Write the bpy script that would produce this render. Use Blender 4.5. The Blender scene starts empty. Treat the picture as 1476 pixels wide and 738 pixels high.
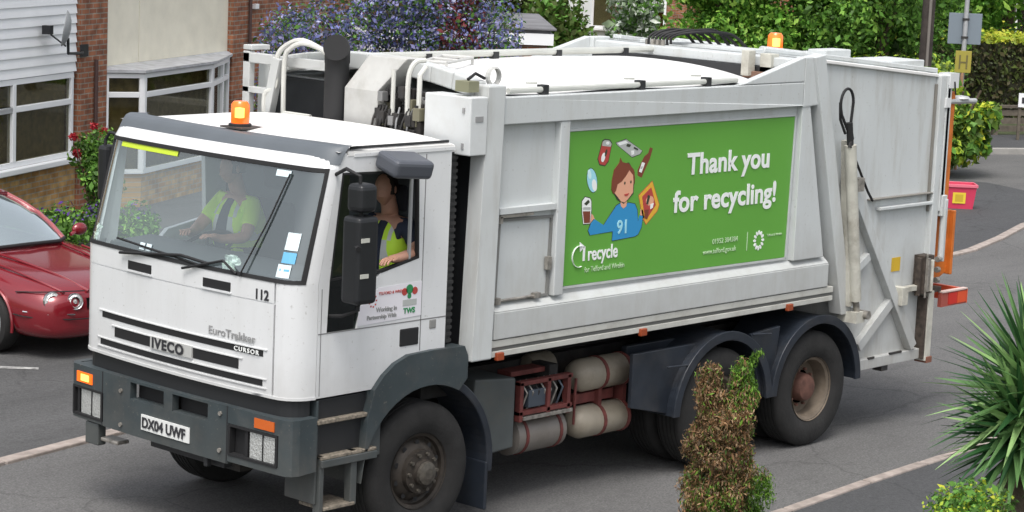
import bpy, bmesh, math, random
import numpy as np
from mathutils import Vector, Matrix, Euler
from mathutils.geometry import tessellate_polygon
random.seed(7); rng = np.random.default_rng(7)
sc = bpy.context.scene
COL = sc.collection
PI = math.pi; R = math.radians

# ------------------------------------------------------------------ camera, sky, sun, exposure
cam = bpy.data.cameras.new('camera'); camo = bpy.data.objects.new('camera', cam); COL.objects.link(camo)
yaw, pit, roll = R(42.6534), R(-8.9031), R(2.4677)
d = Vector((math.cos(yaw)*math.cos(pit), math.sin(yaw)*math.cos(pit), math.sin(pit)))
r = Vector((math.sin(yaw), -math.cos(yaw), 0)); u = r.cross(d)
Rr = r*math.cos(roll)+u*math.sin(roll); Uu = u*math.cos(roll)-r*math.sin(roll)
M = Matrix((Rr, Uu, -d)).transposed().to_4x4(); M.translation = Vector((-10.4426, -11.7152, 4.7828))
camo.matrix_world = M
cam.sensor_width = 36; cam.lens = 36*3330.03/1476; cam.clip_start = .5; cam.clip_end = 1500
sc.camera = camo
SUN_EL, SUN_AZ = 62, 212          # azimuth measured from +x towards +y: light comes from the front-left of the lorry
w = bpy.data.worlds.new('World'); sc.world = w; w.use_nodes = True
nt = w.node_tree; nt.nodes.clear()
sky = nt.nodes.new('ShaderNodeTexSky'); sky.sky_type = 'NISHITA'; sky.sun_disc = False
sky.sun_elevation = R(SUN_EL); sky.sun_rotation = R(90-SUN_AZ); sky.dust_density = 4; sky.ozone_density = 1; sky.air_density = 1
hs = nt.nodes.new('ShaderNodeHueSaturation'); hs.inputs['Saturation'].default_value = .3
bgn = nt.nodes.new('ShaderNodeBackground'); bgn.inputs[1].default_value = .15
ow = nt.nodes.new('ShaderNodeOutputWorld')
nt.links.new(sky.outputs[0], hs.inputs['Color']); nt.links.new(hs.outputs[0], bgn.inputs[0]); nt.links.new(bgn.outputs[0], ow.inputs[0])
sl = bpy.data.lights.new('sun', 'SUN'); sl.energy = 1.3; sl.angle = R(26); sl.color = (1, .965, .92)
so = bpy.data.objects.new('sun', sl); COL.objects.link(so)
sd = Vector((math.cos(R(SUN_AZ))*math.cos(R(SUN_EL)), math.sin(R(SUN_AZ))*math.cos(R(SUN_EL)), math.sin(R(SUN_EL))))
so.rotation_euler = sd.to_track_quat('Z', 'Y').to_euler()
so.location = (0, 0, 30)
sc.view_settings.view_transform = 'Standard'; sc.view_settings.look = 'None'
sc.view_settings.gamma = 1; sc.view_settings.use_curve_mapping = False
sc.view_settings.exposure = 0.58

# ------------------------------------------------------------------ materials
MATS = {}
def mat(name, col, rough=.6, metal=0, var=0, vscale=3, bump=0, bscale=30, grime=0, gcol=(.12, .10, .07), emit=0, coat=0, spec=.5, streak=False, spray=None):
    if name in MATS: return MATS[name]
    m = bpy.data.materials.new(name); m.use_nodes = True; n = m.node_tree; L = n.links
    b = n.nodes['Principled BSDF']; b.inputs['Base Color'].default_value = (*col, 1)
    b.inputs['Roughness'].default_value = rough; b.inputs['Metallic'].default_value = metal
    b.inputs['Specular IOR Level'].default_value = spec
    if coat: b.inputs['Coat Weight'].default_value = coat; b.inputs['Coat Roughness'].default_value = .06
    tc = n.nodes.new('ShaderNodeTexCoord')
    last = None
    if var:
        no = n.nodes.new('ShaderNodeTexNoise'); no.inputs['Scale'].default_value = vscale; no.inputs['Detail'].default_value = 6
        L.new(tc.outputs['Object'], no.inputs['Vector'])
        mr = n.nodes.new('ShaderNodeMapRange'); mr.inputs[1].default_value = .3; mr.inputs[2].default_value = .7
        mr.inputs[3].default_value = 1-var; mr.inputs[4].default_value = 1+var
        L.new(no.outputs[0], mr.inputs[0])
        mx = n.nodes.new('ShaderNodeMix'); mx.data_type = 'RGBA'; mx.blend_type = 'MULTIPLY'; mx.inputs[0].default_value = 1
        mx.inputs[6].default_value = (*col, 1); L.new(mr.outputs[0], mx.inputs[7]); last = mx.outputs[2]
    if grime:
        mp = n.nodes.new('ShaderNodeMapping'); mp.inputs['Scale'].default_value = (2.2, 2.2, .35) if streak else (1, 1, 1)
        L.new(tc.outputs['Object'], mp.inputs[0])
        no = n.nodes.new('ShaderNodeTexNoise'); no.inputs['Scale'].default_value = 3.5; no.inputs['Detail'].default_value = 9; no.inputs['Roughness'].default_value = .7
        L.new(mp.outputs[0], no.inputs['Vector'])
        mr = n.nodes.new('ShaderNodeMapRange'); mr.inputs[1].default_value = .48; mr.inputs[2].default_value = .78; mr.inputs[4].default_value = grime
        L.new(no.outputs[0], mr.inputs[0])
        mx = n.nodes.new('ShaderNodeMix'); mx.data_type = 'RGBA'; L.new(mr.outputs[0], mx.inputs[0])
        if last: L.new(last, mx.inputs[6])
        else: mx.inputs[6].default_value = (*col, 1)
        mx.inputs[7].default_value = (*gcol, 1); last = mx.outputs[2]
    if spray:
        z0, z1, amt = spray
        sp = n.nodes.new('ShaderNodeSeparateXYZ'); L.new(tc.outputs['Object'], sp.inputs[0])
        no = n.nodes.new('ShaderNodeTexNoise'); no.inputs['Scale'].default_value = 2.6; no.inputs['Detail'].default_value = 10; no.inputs['Roughness'].default_value = .65; L.new(tc.outputs['Object'], no.inputs['Vector'])
        ma = n.nodes.new('ShaderNodeMath'); ma.operation = 'MULTIPLY_ADD'; ma.inputs[1].default_value = (z1-z0)*1.6; L.new(no.outputs[0], ma.inputs[0]); L.new(sp.outputs[2], ma.inputs[2])
        mr = n.nodes.new('ShaderNodeMapRange'); mr.inputs[1].default_value = z0+(z1-z0)*.6; mr.inputs[2].default_value = z1+(z1-z0)*.9; mr.inputs[3].default_value = amt; mr.inputs[4].default_value = 0; L.new(ma.outputs[0], mr.inputs[0])
        n2 = n.nodes.new('ShaderNodeTexNoise'); n2.inputs['Scale'].default_value = 38; n2.inputs['Detail'].default_value = 3; L.new(tc.outputs['Object'], n2.inputs['Vector'])
        m2 = n.nodes.new('ShaderNodeMapRange'); m2.inputs[1].default_value = .66; m2.inputs[2].default_value = .74; m2.inputs[4].default_value = .35; L.new(n2.outputs[0], m2.inputs[0])
        mm = n.nodes.new('ShaderNodeMath'); mm.operation = 'MAXIMUM'; L.new(mr.outputs[0], mm.inputs[0]); L.new(m2.outputs[0], mm.inputs[1])
        mx = n.nodes.new('ShaderNodeMix'); mx.data_type = 'RGBA'; L.new(mm.outputs[0], mx.inputs[0])
        if last: L.new(last, mx.inputs[6])
        else: mx.inputs[6].default_value = (*col, 1)
        mx.inputs[7].default_value = (.22, .195, .16, 1); last = mx.outputs[2]
    if last: L.new(last, b.inputs['Base Color'])
    if bump:
        no = n.nodes.new('ShaderNodeTexNoise'); no.inputs['Scale'].default_value = bscale; no.inputs['Detail'].default_value = 4
        L.new(tc.outputs['Object'], no.inputs['Vector'])
        bp = n.nodes.new('ShaderNodeBump'); bp.inputs['Strength'].default_value = bump; bp.inputs['Distance'].default_value = .02
        L.new(no.outputs[0], bp.inputs['Height']); L.new(bp.outputs[0], b.inputs['Normal'])
    if emit:
        b.inputs['Emission Color'].default_value = (*col, 1); b.inputs['Emission Strength'].default_value = emit
    MATS[name] = m; return m

def glass(name, tint=(.6, .7, .7), refl=.22, rough=.03, haze=0):
    m = bpy.data.materials.new(name); m.use_nodes = True; n = m.node_tree; n.nodes.clear()
    o = n.nodes.new('ShaderNodeOutputMaterial'); t = n.nodes.new('ShaderNodeBsdfTransparent'); t.inputs[0].default_value = (*tint, 1)
    g = n.nodes.new('ShaderNodeBsdfGlossy'); g.inputs['Roughness'].default_value = rough; g.inputs[0].default_value = (.95, 1, 1, 1)
    lw = n.nodes.new('ShaderNodeLayerWeight'); lw.inputs[0].default_value = .5
    pw = n.nodes.new('ShaderNodeMath'); pw.operation = 'POWER'; pw.inputs[1].default_value = 4.5; n.links.new(lw.outputs['Facing'], pw.inputs[0])
    ad = n.nodes.new('ShaderNodeMath'); ad.operation = 'ADD'; ad.inputs[1].default_value = refl+.03; ad.use_clamp = True
    n.links.new(pw.outputs[0], ad.inputs[0])
    mx = n.nodes.new('ShaderNodeMixShader'); n.links.new(ad.outputs[0], mx.inputs[0])
    last = t.outputs[0]
    if haze:
        df = n.nodes.new('ShaderNodeBsdfDiffuse'); df.inputs[0].default_value = (.40, .50, .52, 1)  # pale teal diffuse colour imitates sky haze reflected in the glass
        m2 = n.nodes.new('ShaderNodeMixShader'); m2.inputs[0].default_value = haze
        n.links.new(last, m2.inputs[1]); n.links.new(df.outputs[0], m2.inputs[2]); last = m2.outputs[0]
    n.links.new(last, mx.inputs[1]); n.links.new(g.outputs[0], mx.inputs[2])
    n.links.new(mx.outputs[0], o.inputs[0]); return m

def brick(name, c1, c2, mortar, scale=1.0):
    m = bpy.data.materials.new(name); m.use_nodes = True; n = m.node_tree; L = n.links; b = n.nodes['Principled BSDF']
    tc = n.nodes.new('ShaderNodeTexCoord'); sp = n.nodes.new('ShaderNodeSeparateXYZ'); cb = n.nodes.new('ShaderNodeCombineXYZ')
    ad = n.nodes.new('ShaderNodeMath'); ad.operation = 'ADD'
    L.new(tc.outputs['Object'], sp.inputs[0]); L.new(sp.outputs[0], ad.inputs[0]); L.new(sp.outputs[1], ad.inputs[1])
    L.new(ad.outputs[0], cb.inputs[0]); L.new(sp.outputs[2], cb.inputs[1])
    bt = n.nodes.new('ShaderNodeTexBrick'); bt.inputs['Color1'].default_value = (*c1, 1); bt.inputs['Color2'].default_value = (*c2, 1)
    bt.inputs['Mortar'].default_value = (*mortar, 1); bt.inputs['Scale'].default_value = 1
    bt.inputs['Brick Width'].default_value = .225*scale; bt.inputs['Row Height'].default_value = .075*scale; bt.inputs['Mortar Size'].default_value = .009; bt.inputs['Bias'].default_value = 0
    L.new(cb.outputs[0], bt.inputs['Vector'])
    no = n.nodes.new('ShaderNodeTexNoise'); no.inputs['Scale'].default_value = 5; no.inputs['Detail'].default_value = 6; L.new(cb.outputs[0], no.inputs['Vector'])
    mr = n.nodes.new('ShaderNodeMapRange'); mr.inputs[1].default_value = .3; mr.inputs[2].default_value = .7; mr.inputs[3].default_value = .6; mr.inputs[4].default_value = 1.35
    L.new(no.outputs[0], mr.inputs[0])
    mx = n.nodes.new('ShaderNodeMix'); mx.data_type = 'RGBA'; mx.blend_type = 'MULTIPLY'; mx.inputs[0].default_value = 1
    L.new(bt.outputs[0], mx.inputs[6]); L.new(mr.outputs[0], mx.inputs[7]); L.new(mx.outputs[2], b.inputs['Base Color'])
    b.inputs['Roughness'].default_value = .9
    bp = n.nodes.new('ShaderNodeBump'); bp.inputs['Strength'].default_value = .5; bp.inputs['Distance'].default_value = .01; bp.invert = True
    L.new(bt.outputs['Fac'], bp.inputs['Height']); L.new(bp.outputs[0], b.inputs['Normal'])
    return m

def leafmat(name, col, trans=.3, rough=.5):
    m = bpy.data.materials.new(name); m.use_nodes = True; n = m.node_tree; L = n.links; n.nodes.clear()
    o = n.nodes.new('ShaderNodeOutputMaterial')
    p = n.nodes.new('ShaderNodeBsdfPrincipled'); p.inputs['Roughness'].default_value = rough; p.inputs['Specular IOR Level'].default_value = .3
    tc = n.nodes.new('ShaderNodeTexCoord'); no = n.nodes.new('ShaderNodeTexNoise'); no.inputs['Scale'].default_value = 2.3; no.inputs['Detail'].default_value = 5
    L.new(tc.outputs['Object'], no.inputs['Vector'])
    mr = n.nodes.new('ShaderNodeMapRange'); mr.inputs[1].default_value = .3; mr.inputs[2].default_value = .7; mr.inputs[3].default_value = .6; mr.inputs[4].default_value = 1.5
    L.new(no.outputs[0], mr.inputs[0])
    mx = n.nodes.new('ShaderNodeMix'); mx.data_type = 'RGBA'; mx.blend_type = 'MULTIPLY'; mx.inputs[0].default_value = 1; mx.inputs[6].default_value = (*col, 1)
    L.new(mr.outputs[0], mx.inputs[7]); L.new(mx.outputs[2], p.inputs['Base Color'])
    t = n.nodes.new('ShaderNodeBsdfTranslucent'); L.new(mx.outputs[2], t.inputs[0])
    ms = n.nodes.new('ShaderNodeMixShader'); ms.inputs[0].default_value = trans
    L.new(p.outputs[0], ms.inputs[1]); L.new(t.outputs[0], ms.inputs[2]); L.new(ms.outputs[0], o.inputs[0]); return m

def asphalt(name, base, var=.35, patch=.12):
    m = bpy.data.materials.new(name); m.use_nodes = True; n = m.node_tree; L = n.links; b = n.nodes['Principled BSDF']
    tc = n.nodes.new('ShaderNodeTexCoord')
    def noise(s, det, lo, hi, a, bb, stretch=None):
        no = n.nodes.new('ShaderNodeTexNoise'); no.inputs['Scale'].default_value = s; no.inputs['Detail'].default_value = det
        if stretch:
            mp = n.nodes.new('ShaderNodeMapping'); mp.inputs['Scale'].default_value = stretch; mp.inputs['Rotation'].default_value = (0, 0, R(-5))
            L.new(tc.outputs['Object'], mp.inputs[0]); L.new(mp.outputs[0], no.inputs['Vector'])
        else: L.new(tc.outputs['Object'], no.inputs['Vector'])
        mr = n.nodes.new('ShaderNodeMapRange'); mr.inputs[1].default_value = lo; mr.inputs[2].default_value = hi; mr.inputs[3].default_value = a; mr.inputs[4].default_value = bb
        L.new(no.outputs[0], mr.inputs[0]); return mr.outputs[0]
    def mul(a, bb):
        mt = n.nodes.new('ShaderNodeMath'); mt.operation = 'MULTIPLY'; L.new(a, mt.inputs[0]); L.new(bb, mt.inputs[1]); return mt.outputs[0]
    v = mul(noise(.9, 8, .3, .7, 1-patch, 1+patch, (.35, 1.3, 1)), noise(60, 3, .3, .7, 1-var, 1+var))
    v = mul(v, noise(6, 6, .56, .72, 1, .84)); v = mul(v, noise(22, 4, .35, .65, .9, 1.1)); v = mul(v, noise(2.2, 9, .55, .8, 1, .8, (.5, 2.2, 1)))
    nd = n.nodes.new('ShaderNodeTexNoise'); nd.inputs['Scale'].default_value = 1.7; nd.inputs['Detail'].default_value = 5; L.new(tc.outputs['Object'], nd.inputs['Vector'])
    va = n.nodes.new('ShaderNodeMix'); va.data_type = 'VECTOR'; va.inputs[0].default_value = .35; L.new(tc.outputs['Object'], va.inputs[4]); L.new(nd.outputs['Color'], va.inputs[5])
    vo = n.nodes.new('ShaderNodeTexVoronoi'); vo.feature = 'DISTANCE_TO_EDGE'; vo.inputs['Scale'].default_value = .42; L.new(va.outputs[1], vo.inputs['Vector'])
    vr = n.nodes.new('ShaderNodeMapRange'); vr.inputs[1].default_value = .0; vr.inputs[2].default_value = .006; vr.inputs[3].default_value = .72; vr.inputs[4].default_value = 1; L.new(vo.outputs['Distance'], vr.inputs[0])
    v = mul(v, vr.outputs[0]); v = mul(v, noise(1.1, 3, .64, .72, 1, .78))
    vt = n.nodes.new('ShaderNodeVectorMath'); vt.operation = 'SCALE'; vt.inputs[0].default_value = base; L.new(v, vt.inputs[3])
    L.new(vt.outputs[0], b.inputs['Base Color']); b.inputs['Roughness'].default_value = .88
    no = n.nodes.new('ShaderNodeTexNoise'); no.inputs['Scale'].default_value = 90; L.new(tc.outputs['Object'], no.inputs['Vector'])
    bp = n.nodes.new('ShaderNodeBump'); bp.inputs['Strength'].default_value = .35; bp.inputs['Distance'].default_value = .01
    L.new(no.outputs[0], bp.inputs['Height']); L.new(bp.outputs[0], b.inputs['Normal']); return m

WHITE = mat('cab_white_paint', (.71, .72, .725), .3, var=.02, grime=.16, gcol=(.4, .38, .34), coat=.3, streak=True, spray=(1.15, 1.5, .3))
ROOFW = mat('roof_white_paint', (.8, .79, .77), .5, var=.05, grime=.25, gcol=(.45, .42, .36))
BODY = mat('body_white_paint', (.56, .585, .585), .5, var=.03, vscale=1.5, grime=.36, gcol=(.36, .34, .29), streak=True, spray=(1.25, 2.1, .42))
BODYD = mat('tailgate_white_paint', (.575, .60, .60), .5, var=.05, vscale=1.2, grime=.55, gcol=(.3, .27, .22), streak=True, spray=(.55, 1.9, .55))
DIRTY = mat('dirty_cream_paint', (.5, .49, .43), .6, var=.15, vscale=6, grime=.7, gcol=(.15, .11, .07))
GREYP = mat('grey_plastic', (.04, .053, .058), .5, var=.15, vscale=4, grime=.45, gcol=(.12, .11, .10), spray=(.4, 1.0, .25))
VISOR = mat('visor_grey', (.11, .125, .14), .5, var=.08)
DARK = mat('dark_trim', (.02, .021, .023), .5)
BLACK = mat('black_rubber', (.012, .012, .013), .7)
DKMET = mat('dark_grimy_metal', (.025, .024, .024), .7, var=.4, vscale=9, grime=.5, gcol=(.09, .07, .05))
MUDG = mat('mudguard_plastic', (.018, .023, .032), .38, var=.2, vscale=5, grime=.3, gcol=(.09, .08, .07))
TYRE = mat('tyre_rubber', (.016, .0155, .015), .85, var=.3, vscale=7, bump=.2)
RIMF = mat('grimy_front_rim', (.045, .037, .03), .6, .3, var=.4, vscale=14, grime=.6, gcol=(.03, .025, .02))
RIMR = mat('dusty_rear_rim', (.15, .12, .09), .7, .1, var=.25, vscale=10, grime=.5, gcol=(.08, .06, .04))
HUBR = mat('rusty_hub', (.12, .055, .04), .8, var=.3, vscale=15)
STEEL = mat('worn_steel', (.32, .3, .27), .5, .5, var=.4, vscale=20, grime=.5)
TANK = mat('beige_air_tank', (.30, .265, .21), .5, .1, var=.15, grime=.6, gcol=(.12, .08, .05))
TBAND = mat('red_brown_band', (.14, .035, .03), .7, var=.3, vscale=12)
ORANGE = mat('orange_paint', (.62, .17, .025), .55, var=.2, vscale=5, grime=.6, gcol=(.2, .07, .03))
AMBERL = mat('amber_lens_unlit', (.6, .12, .015), .2, coat=.5)
AMBERD = mat('dull_marker_lens', (.3, .06, .02), .35, grime=.4)
AMBERE = mat('amber_lamp_lit', (1, .16, .01), .25, emit=.42, coat=.5)
AMBERH = mat('amber_lamp_core', (1, .5, .10), .25, emit=1.5)
LENS = mat('clear_lens', (.72, .73, .71), .14, .6, bump=.5, bscale=60)
CHROME = mat('chrome', (.7, .7, .7), .12, 1)
GREEN = mat('banner_green', (.12, .36, .05), .4, var=.04, vscale=1)
DECALW = mat('decal_white', (.85, .87, .85), .5)
DECALG = mat('decal_pale_green', (.5, .68, .42), .5)
DECALK = mat('decal_dark', (.03, .03, .035), .5)
DECALGY = mat('decal_grey', (.3, .3, .3), .5)
DECALP = mat('sticker_pale', (.78, .76, .8), .45)
C_RED = mat('print_red', (.45, .06, .05), .5); C_BLUE = mat('print_blue', (.03, .27, .55), .5); C_LBLUE = mat('print_light_blue', (.35, .7, .8), .5)
C_BROWN = mat('print_brown', (.2, .05, .025), .5); C_SKIN = mat('print_skin', (.75, .38, .25), .5); C_YEL = mat('print_yellow', (.75, .42, .04), .5)
C_GREY = mat('print_grey', (.45, .47, .45), .5); C_DK = mat('print_outline', (.04, .05, .03), .5); C_GRN = mat('print_dark_green', (.03, .25, .09), .5)
HIVIS = mat('hi_vis_yellow', (.62, .95, .06), .6, emit=0); HIVISS = mat('reflective_tape', (.6, .62, .6), .3)
SKIN = mat('skin', (.5, .27, .19), .5, var=.08, vscale=20); SHIRT = mat('dark_navy_shirt', (.02, .026, .05), .8); HAIR = mat('dark_brown_hair', (.02, .013, .01), .6)
TROUS = mat('dark_trousers', (.02, .022, .03), .8)
SEATM = mat('seat_fabric', (.035, .035, .045), .9); DASH = mat('dashboard_plastic', (.05, .055, .06), .6)
WSG = glass('windscreen_glass', (.93, 1.0, 1.0), .15, .02, .07)
DOORG = glass('dark_side_glass', (.25, .3, .28), .03)

# ------------------------------------------------------------------ mesh helpers
class MB:
    def __init__(s): s.v = []; s.f = []; s.m = []
    def add(s, vs, fs, m=0):
        b = len(s.v); s.v += [tuple(p) for p in vs]; s.f += [tuple(b+i for i in f) for f in fs]; s.m += [m]*len(fs); return s
    def box(s, x0, x1, y0, y1, z0, z1, m=0, T=None):
        vs = [Vector((x, y, z)) for z in (z0, z1) for y in (y0, y1) for x in (x0, x1)]
        if T is not None: vs = [T @ p for p in vs]
        return s.add(vs, [(0, 2, 3, 1), (4, 5, 7, 6), (0, 1, 5, 4), (2, 6, 7, 3), (0, 4, 6, 2), (1, 3, 7, 5)], m)
    def bar(s, p0, p1, wd, ht, m=0, up=(0, 0, 1)):
        p0, p1 = Vector(p0), Vector(p1); a = (p1-p0).normalized(); up = Vector(up)
        sd_ = a.cross(up).normalized() if abs(a.dot(up)) < .999 else Vector((1, 0, 0)); u2 = sd_.cross(a)
        vs = [p+sd_*i*wd/2+u2*j*ht/2 for p in (p0, p1) for i, j in ((-1, -1), (1, -1), (1, 1), (-1, 1))]
        return s.add(vs, [(0, 1, 2, 3), (7, 6, 5, 4), (0, 4, 5, 1), (1, 5, 6, 2), (2, 6, 7, 3), (3, 7, 4, 0)], m)
    def prism(s, poly, ax, a, b, m=0, holes=None):
        """poly in the plane perpendicular to ax ('y': (x,z), 'x': (y,z), 'z': (x,y)), extruded from a to b"""
        def P(p, h): return {'y': (p[0], h, p[1]), 'x': (h, p[0], p[1]), 'z': (p[0], p[1], h)}[ax]
        loops = [list(poly)]+[list(h) for h in (holes or [])]
        flat = [p for l in loops for p in l]; n = len(flat)
        tri = tessellate_polygon([[Vector((p[0], p[1], 0)) for p in l] for l in loops])
        vs = [P(p, a) for p in flat]+[P(p, b) for p in flat]
        fs = [tuple(t) for t in tri]+[tuple(n+i for i in reversed(t)) for t in tri]
        o = 0
        for l in loops:
            k = len(l)
            for i in range(k): j = (i+1) % k; fs.append((o+i, o+j, n+o+j, n+o+i))
            o += k
        return s.add(vs, fs, m)
    def tube(s, pts, rad, n=10, m=0, cap=True):
        pts = [Vector(p) for p in pts]; rs = rad if isinstance(rad, (list, tuple)) else [rad]*len(pts)
        rings = []; prev = None
        for i, p in enumerate(pts):
            t = (pts[min(i+1, len(pts)-1)]-pts[max(i-1, 0)]).normalized()
            if prev is None: a = t.orthogonal().normalized()
            else: a = (prev-t*prev.dot(t)); a = a.normalized() if a.length > 1e-6 else t.orthogonal().normalized()
            prev = a; b = t.cross(a)
            rings.append([p+(a*math.cos(2*PI*k/n)+b*math.sin(2*PI*k/n))*rs[i] for k in range(n)])
        vs = [q for rg in rings for q in rg]; fs = []
        for i in range(len(pts)-1):
            for k in range(n): k2 = (k+1) % n; fs.append((i*n+k, i*n+k2, (i+1)*n+k2, (i+1)*n+k))
        if cap: fs.append(tuple(range(n-1, -1, -1))); fs.append(tuple((len(pts)-1)*n+k for k in range(n)))
        return s.add(vs, fs, m)
    def lathe(s, prof, o, ax=(0, 1, 0), n=32, m=0, closed=False):
        """prof: (radius, distance along axis)"""
        o = Vector(o); ax = Vector(ax).normalized(); a = ax.orthogonal().normalized(); b = ax.cross(a); k = len(prof)
        vs = [o+ax*h+(a*math.cos(2*PI*i/n)+b*math.sin(2*PI*i/n))*rr for i in range(n) for rr, h in prof]
        fs = []
        for i in range(n):
            i2 = (i+1) % n
            for j in range(k if closed else k-1):
                j2 = (j+1) % k; fs.append((i*k+j, i2*k+j, i2*k+j2, i*k+j2))
        return s.add(vs, fs, m)
    def grid(s, fn, nu, nv, m=0):
        vs = [fn(i/nu, j/nv) for i in range(nu+1) for j in range(nv+1)]
        fs = [(i*(nv+1)+j, (i+1)*(nv+1)+j, (i+1)*(nv+1)+j+1, i*(nv+1)+j+1) for i in range(nu) for j in range(nv)]
        return s.add(vs, fs, m)
    def build(s, name, mats, parent=None, bevel=0, smooth=False, recalc=True, seg=2, sub=0):
        me = bpy.data.meshes.new(name); me.from_pydata(s.v, [], s.f)
        mats = mats if isinstance(mats, (list, tuple)) else [mats]
        for q in mats: me.materials.append(q)
        me.polygons.foreach_set('material_index', s.m)
        if recalc:
            bm = bmesh.new(); bm.from_mesh(me); bmesh.ops.remove_doubles(bm, verts=bm.verts, dist=1e-5)
            bmesh.ops.recalc_face_normals(bm, faces=bm.faces); bm.to_mesh(me); bm.free()
        if smooth:
            me.shade_smooth()
            if not sub: me.set_sharp_from_angle(angle=R(35))
        o = bpy.data.objects.new(name, me); COL.objects.link(o)
        if parent: o.parent = parent
        if bevel:
            md = o.modifiers.new('bevel', 'BEVEL'); md.width = bevel; md.segments = seg; md.limit_method = 'ANGLE'; md.angle_limit = R(40)
        if sub:
            md = o.modifiers.new('sub', 'SUBSURF'); md.levels = sub; md.render_levels = sub
        return o

def split_islands(o):
    """every separate piece of a mesh becomes an object of its own, with the same name and parent"""
    bm = bmesh.new(); bm.from_mesh(o.data); bm.verts.ensure_lookup_table(); seen = set(); groups = []
    for v in bm.verts:
        if v.index in seen: continue
        st_ = [v]; seen.add(v.index); g = []
        while st_:
            a = st_.pop(); g.append(a.index)
            for e in a.link_edges:
                q = e.other_vert(a)
                if q.index not in seen: seen.add(q.index); st_.append(q)
        groups.append(set(g))
    bm.free(); base = o.data; nm = o.name.split('.')[0]; out = []
    for k, g in enumerate(groups):
        b2 = bmesh.new(); b2.from_mesh(base); bmesh.ops.delete(b2, geom=[v for v in b2.verts if v.index not in g], context='VERTS')
        me = bpy.data.meshes.new(nm); b2.to_mesh(me); b2.free()
        for q in base.materials: me.materials.append(q)
        c = o.copy(); c.data = me; c.name = nm; COL.objects.link(c); out.append(c)
    for ch in list(o.children): ch.parent = out[0]
    bpy.data.objects.remove(o); return out
def tag(o, label=None, cat=None, group=None, kind=None):
    if label: o['label'] = label
    if cat: o['category'] = cat
    if group: o['group'] = group
    if kind: o['kind'] = kind
    return o
def empty(name, loc, rz=0, label=None, cat=None, group=None):
    o = bpy.data.objects.new(name, None); COL.objects.link(o); o.location = loc; o.rotation_euler = (0, 0, rz); o.empty_display_size = .3
    return tag(o, label, cat, group)
def copy_tree(o, parent=None):
    c = o.copy(); COL.objects.link(c); c.parent = parent
    for ch in list(o.children): copy_tree(ch, c)
    return c
def text_mesh(s, size, bold=0, extrude=.0015, space=1, align='LEFT', xs=1):
    cu = bpy.data.curves.new('lettering', 'FONT'); cu.body = s; cu.size = size; cu.offset = bold; cu.extrude = extrude; cu.space_character = space; cu.align_x = align
    cu.resolution_u = 4
    o = bpy.data.objects.new('tmp', cu); COL.objects.link(o)
    dg = bpy.context.evaluated_depsgraph_get(); me = bpy.data.meshes.new_from_object(o.evaluated_get(dg))
    bpy.data.objects.remove(o); bpy.data.curves.remove(cu)
    return me
def text(name, s, size, loc, xdir, up, m, parent=None, bold=0, space=1, align='LEFT', xs=1, extrude=.0015):
    me = text_mesh(s, size, bold, extrude, space, align)
    x = Vector(xdir).normalized(); y = Vector(up).normalized(); z = x.cross(y)
    T = Matrix((x*xs, y, z)).transposed().to_4x4(); T.translation = Vector(loc); me.transform(T)
    me.materials.clear(); me.materials.append(m); me.name = name
    o = bpy.data.objects.new(name, me); COL.objects.link(o)
    if parent: o.parent = parent
    return o
def merge_texts(name, objs, parent):
    """several short pieces of lettering of one sign as one mesh"""
    bm = bmesh.new(); mats = []
    for o in objs:
        mi = o.data.materials[0]
        if mi not in mats: mats.append(mi)
        k = len(bm.faces); bm.from_mesh(o.data); bm.faces.ensure_lookup_table()
        for f in bm.faces[k:]: f.material_index = mats.index(mi)
    me = bpy.data.meshes.new(name); bm.to_mesh(me); bm.free()
    for q in mats: me.materials.append(q)
    for o in objs: bpy.data.objects.remove(o)
    o = bpy.data.objects.new(name, me); COL.objects.link(o); o.parent = parent; return o

def leaves(name, pts, nrm, size, mats, mi, parent=None, aspect=.55, jit=.8, kind=None, upward=0):
    """many leaf-shaped quads: pts Nx3, nrm Nx3 outward, size N"""
    N = len(pts); pts = np.asarray(pts, float); size = np.asarray(size)*np.exp(rng.normal(0, .28, N))
    a = nrm+rng.normal(0, jit, (N, 3)); a /= np.linalg.norm(a, axis=1)[:, None]+1e-9
    t = rng.normal(0, 1, (N, 3))+np.array([0, 0, upward]); t -= (t*a).sum(1)[:, None]*a; t /= np.linalg.norm(t, axis=1)[:, None]+1e-9
    b = np.cross(a, t); size = np.asarray(size)[:, None]
    v = np.empty((N, 4, 3)); v[:, 0] = pts-t*size; v[:, 1] = pts+b*size*aspect+a*size*.15; v[:, 2] = pts+t*size; v[:, 3] = pts-b*size*aspect+a*size*.15
    me = bpy.data.meshes.new(name); me.vertices.add(4*N); me.vertices.foreach_set('co', v.ravel())
    me.loops.add(4*N); me.loops.foreach_set('vertex_index', np.arange(4*N, dtype=np.int32))
    me.polygons.add(N); me.polygons.foreach_set('loop_start', np.arange(0, 4*N, 4, dtype=np.int32))
    for q in mats: me.materials.append(q)
    me.polygons.foreach_set('material_index', np.asarray(mi, dtype=np.int32)); me.update(calc_edges=True); me.validate()
    o = bpy.data.objects.new(name, me); COL.objects.link(o)
    if parent: o.parent = parent
    return o
def cloud(centers, radii, n, flat=1.0, inner=.55):
    """points near the surface of many clumps"""
    centers = np.asarray(centers, float); radii = np.asarray(radii, float)
    wgt = radii**2; idx = rng.choice(len(centers), n, p=wgt/wgt.sum())
    dv = rng.normal(0, 1, (n, 3)); dv /= np.linalg.norm(dv, axis=1)[:, None]
    rr = radii[idx]*rng.uniform(inner, 1.08, n)
    p = dv*rr[:, None]; p[:, 2] *= flat
    return centers[idx]+p, dv
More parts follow.
